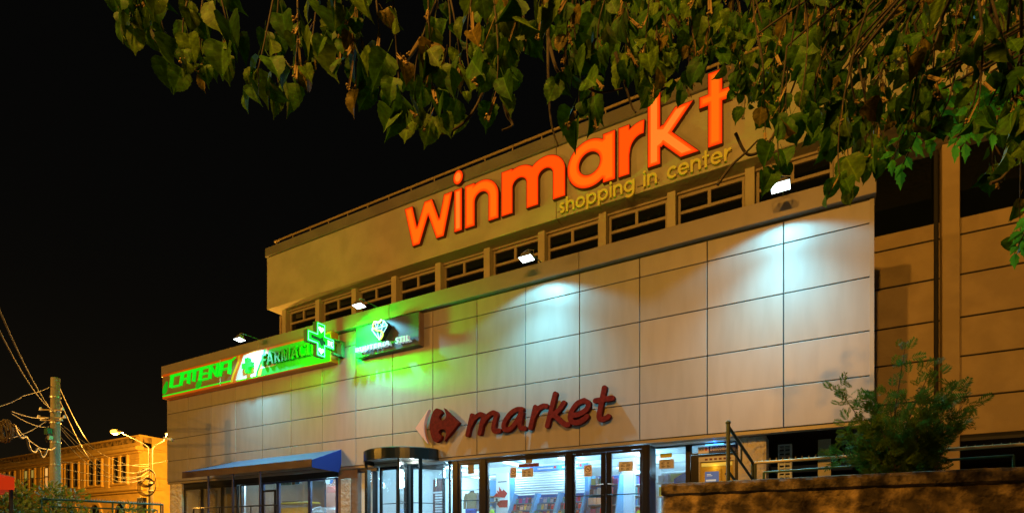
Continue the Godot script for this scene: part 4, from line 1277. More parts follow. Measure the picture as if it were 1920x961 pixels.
func revolving_door() -> void:
	var t := thing("revolving_door", "dark revolving door drum with three glass wings and printed side panels", "revolving door", Vector3(-10.93, 1.0, -0.2))
	var R := 1.25
	var H := 2.82
	var canopy := MB.new()
	var at := func(r: float, a: float, y: float) -> Vector3: return Vector3(cos(deg_to_rad(a)) * r, y, sin(deg_to_rad(a)) * r)
	for k in 60:
		var a := 6.0 * k
		for q in [[R + 0.04, H, R + 0.04, H + 0.30], [R + 0.04, H + 0.30, R - 0.02, H + 0.33], [R - 0.02, H + 0.33, 0.0, H + 0.335], [R + 0.04, H, R - 0.06, H], [R - 0.06, H, R - 0.06, H + 0.12]]:
			canopy.face(at.call(q[0], a, q[1]), at.call(q[0], a + 6, q[1]), at.call(q[2], a + 6, q[3]), at.call(q[2], a, q[3]), Vector3(0, H + 0.15, 0) if q[0] > R else at.call(R + 1.0, a, H))
	part(t, "canopy", canopy, M.drum)
	part(t, "drum_ceiling", MB.new().tube([Vector3(0, H + 0.12, 0), Vector3(0, H + 0.13, 0)], R - 0.07, R - 0.07, 48), M.drum_ceiling)
	part(t, "centre_post", MB.new().tube([Vector3(0, 0, 0), Vector3(0, H + 0.1, 0)], 0.06, 0.06, 16), M.black)
	for w in 3:
		var xf := Transform3D(Basis(Vector3.UP, deg_to_rad(-(63.0 + 120.0 * w))), Vector3.ZERO)
		var f := MB.new()
		f.box(Vector3(0.07, 0.05, -0.03), Vector3(0.15, H, 0.03), xf).box(Vector3(R - 0.17, 0.05, -0.03), Vector3(R - 0.09, H, 0.03), xf)
		f.box(Vector3(0.15, H - 0.12, -0.028), Vector3(R - 0.17, H, 0.028), xf).box(Vector3(0.15, 0.05, -0.028), Vector3(R - 0.17, 0.2, 0.028), xf)
		var o := part(t, "wing", f, M.drum)
		part(o, "pane", MB.new().box(Vector3(0.15, 0.2, -0.004), Vector3(R - 0.17, H - 0.12, 0.004), xf), M.pane)
		part(o, "push_bar", MB.new().tube([xf * Vector3(0.15, 1.68, 0.05), xf * Vector3(R - 0.17, 1.68, 0.05)], 0.013, 0.013, 6), M.black)
	for a in [34.0, 146.0, 214.0, 326.0]:
		part(t, "post", MB.new().box(Vector3(-0.035, 0, -0.045), Vector3(0.035, H, 0.045), Transform3D(Basis(Vector3.UP, deg_to_rad(-a)), at.call(R - 0.02, a, 0))), M.drum)
	for s in [[-34.0, 34.0], [146.0, 214.0]]:
		var g := MB.new()
		for k in 14:
			var a0: float = lerpf(s[0], s[1], k / 14.0)
			var a1: float = lerpf(s[0], s[1], (k + 1) / 14.0)
			g.face(at.call(R - 0.02, a0, 0.05), at.call(R - 0.02, a1, 0.05), at.call(R - 0.02, a1, H), at.call(R - 0.02, a0, H), Vector3.ZERO)
		part(t, "curved_pane", g, M.pane)
	# posters inside the left curved glass, dark with broken white lettering
	for p in [[149.0, 163.0], [168.0, 180.0]]:
		var g := MB.new()
		var ink := MB.new()
		for k in 4:
			var a0: float = lerpf(p[0], p[1], k / 4.0)
			var a1: float = lerpf(p[0], p[1], (k + 1) / 4.0)
			g.face(at.call(R - 0.04, a0, 0.3), at.call(R - 0.04, a1, 0.3), at.call(R - 0.04, a1, H - 0.15), at.call(R - 0.04, a0, H - 0.15), Vector3.ZERO)
		for k in 20:
			var yy := 0.5 + 0.105 * k + rng.randf_range(-0.02, 0.02)
			if k % 5 == 3: continue
			var a0: float = lerpf(p[0], p[1], rng.randf_range(0.1, 0.4))
			var a1: float = lerpf(p[0], p[1], rng.randf_range(0.5, 0.9))
			ink.face(at.call(R - 0.034, a0, yy), at.call(R - 0.034, a1, yy), at.call(R - 0.034, a1, yy + 0.04), at.call(R - 0.034, a0, yy + 0.04), Vector3.ZERO)
		var o := part(t, "poster", g, M.black)
		part(o, "white_print", ink, M.paper_white)
	omni(t, "drum_light", Vector3(0.4, H - 0.06, 0.3), Color(0.9, 1.0, 1.0), 0.25, 0.04)
	part(t, "light_disc", MB.new().tube([Vector3(0.4, H + 0.1, 0.3), Vector3(0.4, H + 0.118, 0.3)], 0.06, 0.06, 16), M.tube)

# ---------------------------------------------------------------- inside the shop
func ceiling_tube(at: Vector3, label: String, energy: float, along_x := false, group := "fluorescent ceiling lights") -> void:
	var t := thing("ceiling_light", label, "ceiling light", at, PI / 2 if along_x else 0.0, group)
	part(t, "housing", MB.new().slab(Vector3(-0.09, 0.0, -0.64), Vector3(0.09, 0.06, 0.64), 0.01), M.white)
	part(t, "light_tube", MB.new().tube([Vector3(-0.04, -0.025, -0.6), Vector3(-0.04, -0.025, 0.6)], 0.02, 0.02, 10).tube([Vector3(0.04, -0.025, -0.6), Vector3(0.04, -0.025, 0.6)], 0.02, 0.02, 10), M.tube)
	for zz in [-0.35, 0.35]: omni(t, "tube_light", Vector3(0, -0.24, zz), Color(0.66, 0.90, 1.0), energy * 0.5, 0.16)

const COVERS := ["red", "white", "blue", "teal", "purple", "black", "pale yellow", "grey-blue"]

func magazine_row(x0: float, x1: float, y: float, z: float, h: float, lab: String) -> void:
	var x := x0
	while x < x1 - 0.05:
		var w := rng.randf_range(0.085, 0.13)
		var hh := h * rng.randf_range(0.8, 1.0)
		var ci := rng.randi_range(0, 7)
		var c: Material = M["cover%d" % ci]
		var o := thing("magazine", COVERS[ci] + " " + lab, "magazine", Vector3(x + w / 2, y, z), 0.0, lab.replace("magazine standing in", "magazines in"))
		var xf := Transform3D(Basis(Vector3.RIGHT, -0.25) * Basis(Vector3.BACK, rng.randf_range(-0.03, 0.03)), Vector3.ZERO)
		part(o, "cover", MB.new().box(Vector3(-w / 2 + 0.004, 0, -0.004), Vector3(w / 2 - 0.004, hh, 0.004), xf), c)
		part(o, "cover_title", MB.new().box(Vector3(-w / 2 + 0.012, hh * 0.76, 0.004), Vector3(w / 2 - 0.02, hh * 0.9, 0.006), xf), M["cover%d" % rng.randi_range(0, 7)])
		x += w + 0.012

func shop_inside() -> void:
	var y := 4.02
	for q in [[-8.866, -2.9, "front left"], [-6.964, -2.9, "front middle"], [-4.765, -2.9, "front right"], [-11.2, -2.9, "front, beyond the revolving door"], [-11.999, -5.8, "back left"], [-6.2, -5.8, "back middle"], [-3.6, -5.8, "back right"]]:
		ceiling_tube(Vector3(q[0], y, q[1]), "double fluorescent tube on the shop ceiling, %s" % q[2], 3.0)
	# the shuttered kiosk
	var k := thing("kiosk", "shop kiosk with a white roller shutter and a blue lettered fascia", "kiosk")
	var x0 := -9.038
	var x1 := -6.346
	var yt := 3.882
	var yb := 3.732
	part(k, "fascia", MB.new().slab(Vector3(x0, yb, -3.2), Vector3(x1, yt, -2.96), 0.01), M.blue_fascia)
	for i in 4: part(k, "fascia_print", box(x0 + 0.15 + 0.85 * i, x0 + 0.68 + 0.85 * i, yb + 0.05, yb + 0.09, -2.96, -2.957), M.paper_white)
	for i in 4: part(k, "fascia_mark", MB.new().tube([Vector3(x0 + 0.76 + 0.85 * i, yb + 0.09, -2.96), Vector3(x0 + 0.76 + 0.85 * i, yb + 0.09, -2.955)], 0.045, 0.045, 12), M.red)
	part(k, "post", box(x0, x0 + 0.14, 1.0, yb, -3.2, -2.98), M.sky_blue)
	part(k, "post", box(x1 - 0.1, x1, 1.0, yb, -3.2, -2.98), M.sky_blue)
	var ns := 24
	for i in ns:
		var a := lerpf(1.9, yb, float(i) / ns)
		var c := lerpf(1.9, yb, (i + 1.0) / ns)
		var mb := MB.new()
		for s in 6:
			var t0 := s / 6.0
			var t1 := (s + 1) / 6.0
			mb.face(Vector3(x0 + 0.14, lerpf(a, c, t0), -3.06 + 0.028 * sin(PI * t0)), Vector3(x1 - 0.1, lerpf(a, c, t0), -3.06 + 0.028 * sin(PI * t0)), Vector3(x1 - 0.1, lerpf(a, c, t1), -3.06 + 0.028 * sin(PI * t1)), Vector3(x0 + 0.14, lerpf(a, c, t1), -3.06 + 0.028 * sin(PI * t1)), Vector3((x0 + x1) / 2, (a + c) / 2, -3.5))
		part(k, "slat", mb, M.white)
	part(k, "counter", box(x0, x1, 1.0, 1.88, -3.2, -3.0), M.sky_blue)
	# blue magazine racks before it
	var labels := ["left", "middle", "right"]
	var edges := [-8.559, -7.748, -6.974, -6.137]
	for i in 3:
		var t := thing("magazine_rack", "%s one of the three low blue magazine racks before the kiosk" % labels[i], "magazine rack", Vector3.ZERO, 0.0, "low blue magazine racks")
		var a: float = edges[i]
		var c: float = edges[i + 1] - 0.02
		for xx in [a, c - 0.035]:
			part(t, "side", MB.new().prism(PackedVector2Array([Vector2(-2.6, 1.0), Vector2(-1.95, 1.0), Vector2(-1.95, 2.35), Vector2(-2.35, 2.98), Vector2(-2.6, 2.98)]), 0, 0.035, Transform3D(Basis(Vector3(0, 0, 1), Vector3(0, 1, 0), Vector3(1, 0, 0)), Vector3(xx, 0, 0))), M.sky_blue)
		part(t, "back", box(a + 0.04, c - 0.04, 1.0, 2.95, -2.6, -2.56), M.blue)
		for s in 3:
			var sy: float = [2.70, 2.48, 2.26][s]
			var sz := -2.42 + 0.17 * s
			part(t, "shelf", box(a + 0.04, c - 0.04, sy - 0.02, sy, sz - 0.14, sz + 0.05), M.sky_blue)
			magazine_row(a + 0.05, c - 0.04, sy + 0.002, sz, 0.185, "magazine standing in the %s row of the %s low blue rack" % [["top", "middle", "bottom"][s], labels[i]])
		part(t, "red_front", box(a + 0.04, c - 0.04, 1.0, 2.2, -2.04, -2.0), M.red if i != 1 else M.maroon)
	# tall blue display with a leaning side
	var d := thing("tall_display", "tall blue display stand of boxed goods with leaning sides, behind the left door", "display stand")
	var dx0 := -6.096
	var dx1 := dx0 + 0.85
	for xx in [dx0, dx1]:
		part(d, "side", MB.new().prism(PackedVector2Array([Vector2(-2.9, 1.0), Vector2(-1.75, 1.0), Vector2(-2.6, 3.45), Vector2(-2.9, 3.45)]), 0, 0.03, Transform3D(Basis(Vector3(0, 0, 1), Vector3(0, 1, 0), Vector3(1, 0, 0)), Vector3(xx, 0, 0))), M.sky_blue)
	part(d, "back", box(dx0, dx1, 1.0, 3.45, -2.94, -2.9), M.blue)
	for s in 5:
		var sy := 2.0 + 0.29 * s
		var sz := -2.02 - 0.11 * s
		part(d, "shelf", box(dx0 + 0.03, dx1, sy - 0.02, sy, -2.88, sz), M.sky_blue)
		var x := dx0 + 0.05
		while x < dx1 - 0.12:
			var w := rng.randf_range(0.08, 0.16)
			var ci := rng.randi_range(0, 7)
			solo("goods_box", MB.new().slab(Vector3(x, sy, sz - 0.12), Vector3(x + w - 0.01, sy + rng.randf_range(0.13, 0.22), sz - 0.02), 0.005), M["cover%d" % ci], "small %s box on the %s shelf of the tall blue display stand" % [COVERS[ci], ["lowest", "second", "middle", "fourth", "top"][s]], "box", "boxed goods on the tall display")
			x += w
	# the white board with red shapes
	var wb := thing("poster_board", "white board with a red flame shape and a red arrow", "poster board")
	var bx0 := -9.828
	var bx1 := -9.35
	part(wb, "board", box(bx0, bx1, 1.0, 3.815, -3.45, -3.4), M.white)
	var cx := (bx0 + bx1) / 2
	part(wb, "red_flame", MB.new().prism(PackedVector2Array([Vector2(cx - 0.2, 3.02), Vector2(cx - 0.24, 3.12), Vector2(cx - 0.16, 3.12), Vector2(cx - 0.2, 3.24), Vector2(cx - 0.11, 3.18), Vector2(cx - 0.12, 3.36), Vector2(cx, 3.2), Vector2(cx + 0.06, 3.26), Vector2(cx + 0.21, 3.12), Vector2(cx + 0.1, 2.98)]), -3.4, -3.39), M.red)
	part(wb, "red_arrow", MB.new().prism(PackedVector2Array([Vector2(cx - 0.2, 2.77), Vector2(cx - 0.1, 2.9), Vector2(cx + 0.22, 2.9), Vector2(cx + 0.2, 2.66), Vector2(cx - 0.1, 2.66)]), -3.4, -3.39), M.red)
	part(wb, "print_line", box(cx - 0.16, cx + 0.18, 3.5, 3.53, -3.4, -3.395), M.ink)
	solo("balloon_ball", MB.new().ball(Vector3(bx0 + 0.03, 2.47, -3.1), Vector3(0.09, 0.11, 0.09)), M.lime, "yellow-green ball before the white poster board", "ball")
	# toy houses on a shelf
	var sh := thing("toy_shelf", "narrow blue shelf with toy houses left of the poster board", "shelf")
	var tx0 := -10.168
	part(sh, "back", box(tx0, bx0 - 0.03, 1.0, 3.603, -3.6, -3.56), M.sky_blue)
	for i in 4:
		var ty: float = [2.05, 2.43, 2.85, 3.05][i]
		part(sh, "board", box(tx0, bx0 - 0.03, ty - 0.03, ty, -3.56, -3.25), M.frame_tan)
	for q in [[tx0 + 0.14, 2.05, "cover3", "maroon", "teal toy house with a dark roof on the lower board"], [tx0 + 0.38, 2.05, "cover5", "cover1", "small toy house with a pale roof on the lower board"], [tx0 + 0.18, 2.43, "frame_tan", "paper", "brown toy house with a tan roof on the upper board"], [tx0 + 0.4, 2.86, "paper", "red", "tiny cream toy house on the top board"]]:
		var h := thing("toy_house", q[3 + 1], "toy", Vector3(q[0], q[1], -3.38), 0.3, "toy houses")
		part(h, "wall", box(-0.09, 0.09, 0, 0.16, -0.08, 0.08), M[q[2]])
		part(h, "roof", MB.new().prism(PackedVector2Array([Vector2(-0.12, 0.15), Vector2(0.12, 0.15), Vector2(0, 0.28)]), -0.1, 0.1), M[q[3]])
		part(h, "opening", MB.new().prism(PackedVector2Array([Vector2(-0.04, 0), Vector2(0.04, 0)] + arc(Vector2(0, 0.07), 0.04, 0, 180, 8)), 0.08, 0.084), M.ink)
	# clothes on a rail
	var cr := thing("clothes_rail", "clothes rail with jackets seen in the narrow window", "clothes rail")
	var jx := -11.825
	part(cr, "rail", MB.new().tube([Vector3(jx - 0.3, 3.42, -4.6), Vector3(jx + 1.35, 3.42, -4.6)], 0.015).tube([Vector3(jx + 1.35, 3.42, -4.6), Vector3(jx + 1.35, 1.0, -4.6)], 0.02).tube([Vector3(jx - 0.3, 3.42, -4.6), Vector3(jx - 0.3, 1.0, -4.6)], 0.02), M.steel)
	var jackets := [[0.22, "jacket_tan", 3.34, 0.15, "tan jacket with a dark collar on the clothes rail"], [0.62, "jacket_grey", 3.32, -0.25, "grey jacket on the clothes rail"], [0.95, "jacket_olive", 3.36, 0.1, "olive jacket on the clothes rail, nearest the post"]]
	for q in jackets: jacket(Vector3(jx + q[0], q[2], -4.6), M[q[1]], q[3], q[4])
	var tr := solo("trousers", MB.new().box(Vector3(jx + 0.05, 1.9, -4.55), Vector3(jx + 0.24, 2.62, -4.42)).box(Vector3(jx + 0.27, 1.9, -4.55), Vector3(jx + 0.46, 2.62, -4.42)).slab(Vector3(jx + 0.04, 2.62, -4.56), Vector3(jx + 0.47, 2.72, -4.41), 0.02), M.cloth_blue, "blue trousers hanging below the tan jacket", "trousers")
	# the maroon price board behind the revolving door
	var pb := thing("price_board", "tall maroon board with rows of white slips, seen through the revolving door", "notice board")
	var px0 := -13.023
	var px1 := -12.455
	part(pb, "board", box(px0, px1, 1.0, 3.822, -4.06, -4.0), M.maroon)
	for i in 15:
		part(pb, "slip", box(px0 + 0.17, px0 + 0.52, 1.9 + 0.1 * i, 1.965 + 0.1 * i, -4.0, -3.99), M.white)
		if i % 2: part(pb, "slip", box(px1 - 0.1, px1 - 0.02, 1.9 + 0.1 * i, 1.97 + 0.1 * i, -4.0, -3.99), M.white)
	part(pb, "slip", box(px0 + 0.02, px1 - 0.1, 3.3, 3.36, -4.0, -3.985), M.white)
	# book shelves at the right
	var bs := thing("book_shelf", "tall shelf of book spines behind the right door, beside the white column", "book shelf")
	var sx0 := -5.002
	var sx1 := -4.486
	part(bs, "back", box(sx0, sx1, 1.0, 3.62, -3.55, -3.5), M.plaster)
	for xx in [sx0, sx1 - 0.03]: part(bs, "side", box(xx, xx + 0.03, 1.0, 3.62, -3.5, -3.2), M.white)
	for s in 6:
		var sy := 1.95 + 0.31 * s
		part(bs, "board", box(sx0 + 0.03, sx1 - 0.03, sy - 0.02, sy, -3.5, -3.2), M.white)
		if s == 5: continue
		var x := sx0 + 0.04
		while x < sx1 - 0.08:
			var w := rng.randf_range(0.025, 0.06)
			var ci := rng.randi_range(0, 7)
			solo("book", MB.new().box(Vector3(x, sy, -3.45), Vector3(x + w - 0.003, sy + rng.randf_range(0.18, 0.26), -3.24)), M["cover%d" % ci], "%s book on the %s board of the tall shelf beside the white column" % [COVERS[ci], ["lowest", "second", "third", "fourth", "fifth"][s]], "book", "books on the tall shelf")
			x += w
	part(bs, "round_sticker", MB.new().tube([Vector3(sx0 + 0.16, 2.33, -3.19), Vector3(sx0 + 0.16, 2.33, -3.185)], 0.1, 0.1, 20).tube([Vector3(sx0 + 0.25, 2.23, -3.184), Vector3(sx0 + 0.25, 2.23, -3.18)], 0.06, 0.06, 16), M.lime)
	var wp := solo("white_divider", MB.new().slab(Vector3(-4.275, 1.0, -3.0), Vector3(-4.158, 3.584, -2.4), 0.01), M.white, "white upright divider right of the book shelf", "divider")
	var cs := thing("counter_shelf", "low white shelf unit with coloured boxes behind the set-back window", "shelf")
	var cx0 := -4.074
	part(cs, "board", box(cx0, cx0 + 1.3, 3.08, 3.10, -2.7, -2.2), M.white)
	part(cs, "board", box(cx0, cx0 + 1.3, 2.72, 2.74, -2.7, -2.2), M.white)
	part(cs, "back", box(cx0, cx0 + 1.3, 1.0, 3.4, -2.75, -2.7), M.plaster)
	for q in [[0.03, 3.10, 0.14, 0.2, "cover1"], [0.2, 3.10, 0.1, 0.22, "white"], [0.36, 3.10, 0.32, 0.22, "cover6"], [0.05, 2.74, 0.2, 0.25, "yellow"], [0.28, 2.74, 0.3, 0.2, "cover4"], [0.62, 2.74, 0.2, 0.24, "blue"]]:
		solo("carton", MB.new().slab(Vector3(cx0 + q[0], q[1], -2.5), Vector3(cx0 + q[0] + q[2], q[1] + q[3], -2.25), 0.006), M[q[4]], {"cover1": "small red carton", "white": "narrow white carton", "cover6": "wide pale yellow and blue carton", "yellow": "yellow carton", "cover4": "purple carton", "blue": "blue carton"}[q[4]] + (" on the upper board of the low white shelf unit" if q[1] > 3 else " on the lower board of the low white shelf unit"), "carton")
	var bd := thing("blue_cooler", "glossy blue display cooler with a sloping curved top", "cooler")
	var bx := -3.464
	part(bd, "body", MB.new().prism(PackedVector2Array([Vector2(bx, 1.0), Vector2(bx + 0.75, 1.0), Vector2(bx + 0.75, 3.42), Vector2(bx + 0.5, 3.38), Vector2(bx + 0.18, 3.22), Vector2(bx, 3.12)]), -2.3, -1.6), M.blue_lit)
	part(bd, "seam", box(bx, bx + 0.75, 2.86, 2.88, -1.6, -1.595), M.ink)

func jacket(at: Vector3, m: Material, turn: float, label: String) -> void:
	var t := thing("jacket", label, "jacket", at, turn, "jackets on the clothes rail")
	var mb := MB.new()
	var rings := [[0.0, 0.07, 0.05], [-0.05, 0.17, 0.08], [-0.10, 0.22, 0.10], [-0.35, 0.22, 0.11], [-0.6, 0.225, 0.115], [-0.68, 0.23, 0.11]]
	for i in rings.size() - 1:
		for k in 16:
			var q := []
			for c in [[i, k], [i, k + 1], [i + 1, k + 1], [i + 1, k]]:
				var a: float = TAU * c[1] / 16.0
				var fold := 1.0 + 0.06 * sin(a * 5.0 + c[0])
				q.append(Vector3(cos(a) * rings[c[0]][1] * fold, rings[c[0]][0], sin(a) * rings[c[0]][2] * fold))
			mb.face(q[0], q[1], q[2], q[3], Vector3(0, rings[i][0] - 0.02, 0))
	part(t, "body", mb, m)
	for s in [-1.0, 1.0]:
		part(t, "sleeve", MB.new().tube([Vector3(0.19 * s, -0.07, 0), Vector3(0.26 * s, -0.2, 0.02), Vector3(0.28 * s, -0.42, 0.04), Vector3(0.27 * s, -0.62, 0.07)], 0.075, 0.05, 10), m)
	part(t, "collar", MB.new().tube([Vector3(-0.07, 0.0, 0.03), Vector3(-0.05, 0.03, -0.04), Vector3(0.05, 0.03, -0.04), Vector3(0.07, 0.0, 0.03)], 0.028, 0.028, 8), M.ink)
	part(t, "hanger_hook", MB.new().tube([Vector3(0, 0.0, 0), Vector3(0, 0.08, 0), Vector3(0.015, 0.1, 0)], 0.005, 0.005, 5), M.steel)

func goods_materials() -> void:
	var c := [[0.45, 0.05, 0.06], [0.6, 0.6, 0.58], [0.08, 0.2, 0.45], [0.06, 0.32, 0.34], [0.3, 0.07, 0.28], [0.05, 0.06, 0.09], [0.55, 0.55, 0.2], [0.32, 0.42, 0.5]]
	for k in 8: M["cover%d" % k] = mat(c[k][0], c[k][1], c[k][2], 0.35)
	M.lime = mat(0.35, 0.55, 0.02, 0.4)
	M.jacket_tan = mat(0.22, 0.17, 0.10, 0.9)
	M.jacket_grey = mat(0.16, 0.16, 0.18, 0.9)
	M.jacket_olive = mat(0.12, 0.11, 0.07, 0.9)
	M.cloth_blue = mat(0.02, 0.09, 0.35, 0.9)
	M.blue_fascia = mat(0.06, 0.25, 0.62, 0.4)
	M.blue_lit = mat(0.015, 0.16, 0.65, 0.2)
	M.atm_yellow = mat(0.40, 0.28, 0.03, 0.45)
	M.atm_lamp = glow(1.0, 0.78, 0.12, 0.32, 0.5)
	M.atm_screen = glow(0.05, 0.10, 0.22, 1.0, 0.1)
	M.blue_led = glow(0.1, 0.5, 1.0, 3.0)
	M.drum = mat(0.008, 0.017, 0.022, 0.25, 0.2)
	M.drum_ceiling = mat(0.40, 0.42, 0.42, 0.5)
	M.wall_blue = mat(0.06, 0.17, 0.30, 0.8)
	M.sheet_blue = mat(0.25, 0.45, 0.5, 0.9)
	M.machine_pink = mat(0.6, 0.26, 0.2, 0.5)
	M.counter_yellow = mat(0.42, 0.28, 0.03, 0.5)

# ---------------------------------------------------------------- the pharmacy end with its awning
func rubble(x0: float, x1: float, y0: float, y1: float, z: float, seed_: int) -> Array:
	var r := RandomNumberGenerator.new()
	r.seed = seed_
	var a := MB.new()
	var b := MB.new()
	var y := y0
	while y < y1 - 0.03:
		var h := minf(r.randf_range(0.05, 0.10), y1 - y)
		var x := x0
		while x < x1 - 0.02:
			var w := minf(r.randf_range(0.10, 0.28), x1 - x)
			(a if r.randf() < 0.6 else b).slab(Vector3(x + 0.006, y + 0.006, z - 0.02), Vector3(x + w - 0.006, y + h - 0.006, z + r.randf_range(0.0, 0.03)), 0.006)
			x += w
		y += h
	return [a, b]

func rubble_wall(x0: float, x1: float, y0: float, y1: float, z: float, seed_: int) -> void:
	var w := part(building, "rubble_wall", box(x0, x1, y0, y1, z - 0.1, z - 0.012), M.mortar)
	var rb := rubble(x0, x1, y0, y1, z, seed_)
	part(w, "stones", rb[0], M.rubble).set_meta("kind", "stuff")
	part(w, "stones", rb[1], M.rubble_light).set_meta("kind", "stuff")

func pharmacy_front() -> void:
	var b := building
	var z := -0.2
	part(b, "interior_floor", box(-22.4, -13.8, 0.9, 0.985, -4.5, -0.1), M.shop_floor)
	part(b, "interior_wall", MB.new().box(Vector3(-22.4, 1.0, -4.6), Vector3(-13.1, 4.15, -4.5)).box(Vector3(-22.45, 1.0, -4.5), Vector3(-22.4, 4.15, -0.3)).box(Vector3(-13.8, 1.0, -4.5), Vector3(-13.7, 4.15, -0.92)), M.plaster)
	part(b, "interior_ceiling", box(-22.4, -13.8, 4.10, 4.15, -4.5, -0.26), M.plaster)
	part(b, "partition", box(-19.259, -19.259 + 0.06, 1.0, 4.09, -4.5, -0.3), M.pier)
	part(b, "head_rail", box(-22.42, -13.76, 3.60, 3.795, z - 0.06, z + 0.05), M.black)
	var posts := [-22.436, -21.235, -19.948, -19.016, -18.828, -17.589, -16.756, -15.164, -13.864]
	for i in 8:
		if i == 3: continue
		glazed("shop_window", posts[i] + 0.012, posts[i + 1] - 0.012, 1.0, 3.59, z, 0.05, false, M.navy if i > 4 else M.black)
	for i in [1, 2, 3, 4]:
		part(b, "white_jamb", box(posts[i] + 0.02, posts[i] + 0.09, 1.0, 3.58, z - 0.12, z - 0.05), M.alu)
	# the small opening light
	var f := MB.new()
	var wx0: float = posts[5] + 0.08
	var wx1: float = posts[6] - 0.07
	for q in [[wx0, wx0 + 0.06, 2.45, 3.32], [wx1 - 0.06, wx1, 2.45, 3.32], [wx0, wx1, 2.45, 2.51], [wx0, wx1, 3.26, 3.32]]: f.box(Vector3(q[0], q[2], z + 0.042), Vector3(q[1], q[3], z + 0.09))
	var ow := part(b, "opening_light", f, M.bronze)
	part(ow, "pane", box(wx0 + 0.06, wx1 - 0.06, 2.51, 3.26, z + 0.06, z + 0.066), M.pane)
	rubble_wall(posts[0] + 0.06, posts[1] - 0.06, 1.0, 3.55, -0.75, 3)
	rubble_wall(-21.533, -20.829, 1.0, 3.7, -2.5, 4)
	rubble_wall(-20.738, -19.548, 1.0, 3.928, -3.4, 5)
	rubble_wall(-21.769, -20.983, 1.0, 3.6, -3.4, 6)
	part(b, "inner_door", MB.new().slab(Vector3(-22.839, 1.0, -3.1), Vector3(-22.315, 3.2, -3.0), 0.02), M.frame_tan)
	part(b, "blue_wall", MB.new().prism(PackedVector2Array([Vector2(-20.621, 1.0), Vector2(-14.0, 1.0), Vector2(-14.0, 3.9), Vector2(-19.592, 3.75), Vector2(-20.621, 3.0)]), -4.49, -4.40), M.wall_blue)
	ceiling_tube(Vector3(-16.2, 4.02, -2.2), "double fluorescent tube on the pharmacy ceiling, left", 3.0, true, "pharmacy ceiling lights")
	ceiling_tube(Vector3(-14.7, 3.72, -1.0), "double fluorescent tube low behind the right pharmacy window", 2.6, true, "pharmacy ceiling lights")
	ceiling_tube(Vector3(-17.6, 4.02, -1.4), "double fluorescent tube behind the pharmacy door", 1.6, true, "pharmacy ceiling lights")
	var ac := thing("wall_heater", "small grey wall unit below the pharmacy ceiling", "wall unit")
	part(ac, "casing", MB.new().slab(Vector3(-19.232, 3.791, -1.75), Vector3(-18.569, 3.956, -1.5), 0.03), M.steel)
	part(ac, "grille", box(-18.977, -18.631, 3.832, 3.915, -1.5, -1.49), M.ink)
	notice("notice", "large pale blue sheet of text on the pharmacy window", -16.631, -16.08, 3.457, 3.807, z + 0.006, M.sheet_blue, 9)
	notice("notice", "brown slip beside a blue slip on the pharmacy window", -16.053, -15.904, 3.457, 3.712, z + 0.006, M.paper_tan)
	notice("notice", "blue slip beside the large sheet on the pharmacy window", -15.891, -15.677, 3.468, 3.703, z + 0.006, M.sky_blue)
	solo("round_sticker", MB.new().tube([Vector3(-15.36, 3.715, z + 0.006), Vector3(-15.36, 3.715, z + 0.01)], 0.11, 0.11, 20), M.ink, "dark round sticker at the top corner of the pharmacy window", "sticker")
	var co := thing("counter", "yellow shop counter with a shelf behind the pharmacy window", "counter")
	part(co, "front", box(-18.481, -16.896, 1.0, 2.792, -1.7, -1.6), M.counter_yellow)
	part(co, "top", MB.new().slab(Vector3(-18.543, 2.933, -2.1), Vector3(-16.838, 2.994, -1.55), 0.01), M.counter_yellow)
	solo("dark_tray", MB.new().slab(Vector3(-18.583, 3.013 + 0.012, -2.0), Vector3(-17.665, 3.075, -1.75), 0.02), M.ink, "flat dark tray on the yellow counter", "tray")
	var sofa := thing("bench", "ochre padded bench with two tiers behind the left pharmacy window", "bench")
	part(sofa, "back", MB.new().slab(Vector3(-23.347, 1.0, -2.1), Vector3(-22.223, 3.496, -1.7), 0.05), M.counter_yellow)
	part(sofa, "seat", MB.new().slab(Vector3(-23.347, 1.0, -1.7), Vector3(-22.223, 1.9, -1.1), 0.05), M.counter_yellow)
	var ma := thing("coffee_machine", "pink and white drinks machine behind the right pharmacy window", "drinks machine")
	part(ma, "body", MB.new().slab(Vector3(-16.441, 1.0, -2.5), Vector3(-15.771, 3.837, -2.0), 0.04), M.machine_pink)
	part(ma, "display", box(-16.356, -15.799, 3.322, 3.56, -2.0, -1.98), M.pane_dark)
	part(ma, "badge", MB.new().tube([Vector3(-16.3, 3.755, -2.0), Vector3(-16.3, 3.755, -1.98)], 0.12, 0.12, 16), M.white)
	part(ma, "badge", MB.new().tube([Vector3(-16.159, 3.777, -2.0), Vector3(-16.159, 3.777, -1.985)], 0.12, 0.12, 16), M.blue)
	# a curved glass counter case
	var gc := thing("glass_case", "curved glass counter case of goods behind the right pharmacy window", "display case")
	var gx0 := -15.94
	var gx1 := -13.85
	var prof := arc(Vector2(-1.35, 2.0), 0.75, 0, 110, 10)
	var g := MB.new()
	for i in prof.size() - 1:
		g.face(Vector3(gx0, prof[i].y, prof[i].x), Vector3(gx1, prof[i].y, prof[i].x), Vector3(gx1, prof[i + 1].y, prof[i + 1].x), Vector3(gx0, prof[i + 1].y, prof[i + 1].x), Vector3((gx0 + gx1) / 2, 2.0, -1.35))
	part(gc, "curved_glass", g, M.pane_dark)
	part(gc, "base", box(gx0, gx1, 1.0, 2.0, -2.0, -0.6), M.lime)
	part(gc, "end_frame", MB.new().tube([Vector3(gx0, 2.0, -0.6)] + prof.map(func(p): return Vector3(gx0, p.y, p.x)), 0.015, 0.015, 6, false), M.alu)
	for i in 3: part(gc, "shelf", box(gx0 + 0.05, gx1 - 0.05, 2.12 + 0.18 * i, 2.135 + 0.18 * i, -1.7, -0.75 - 0.12 * i), M.white)
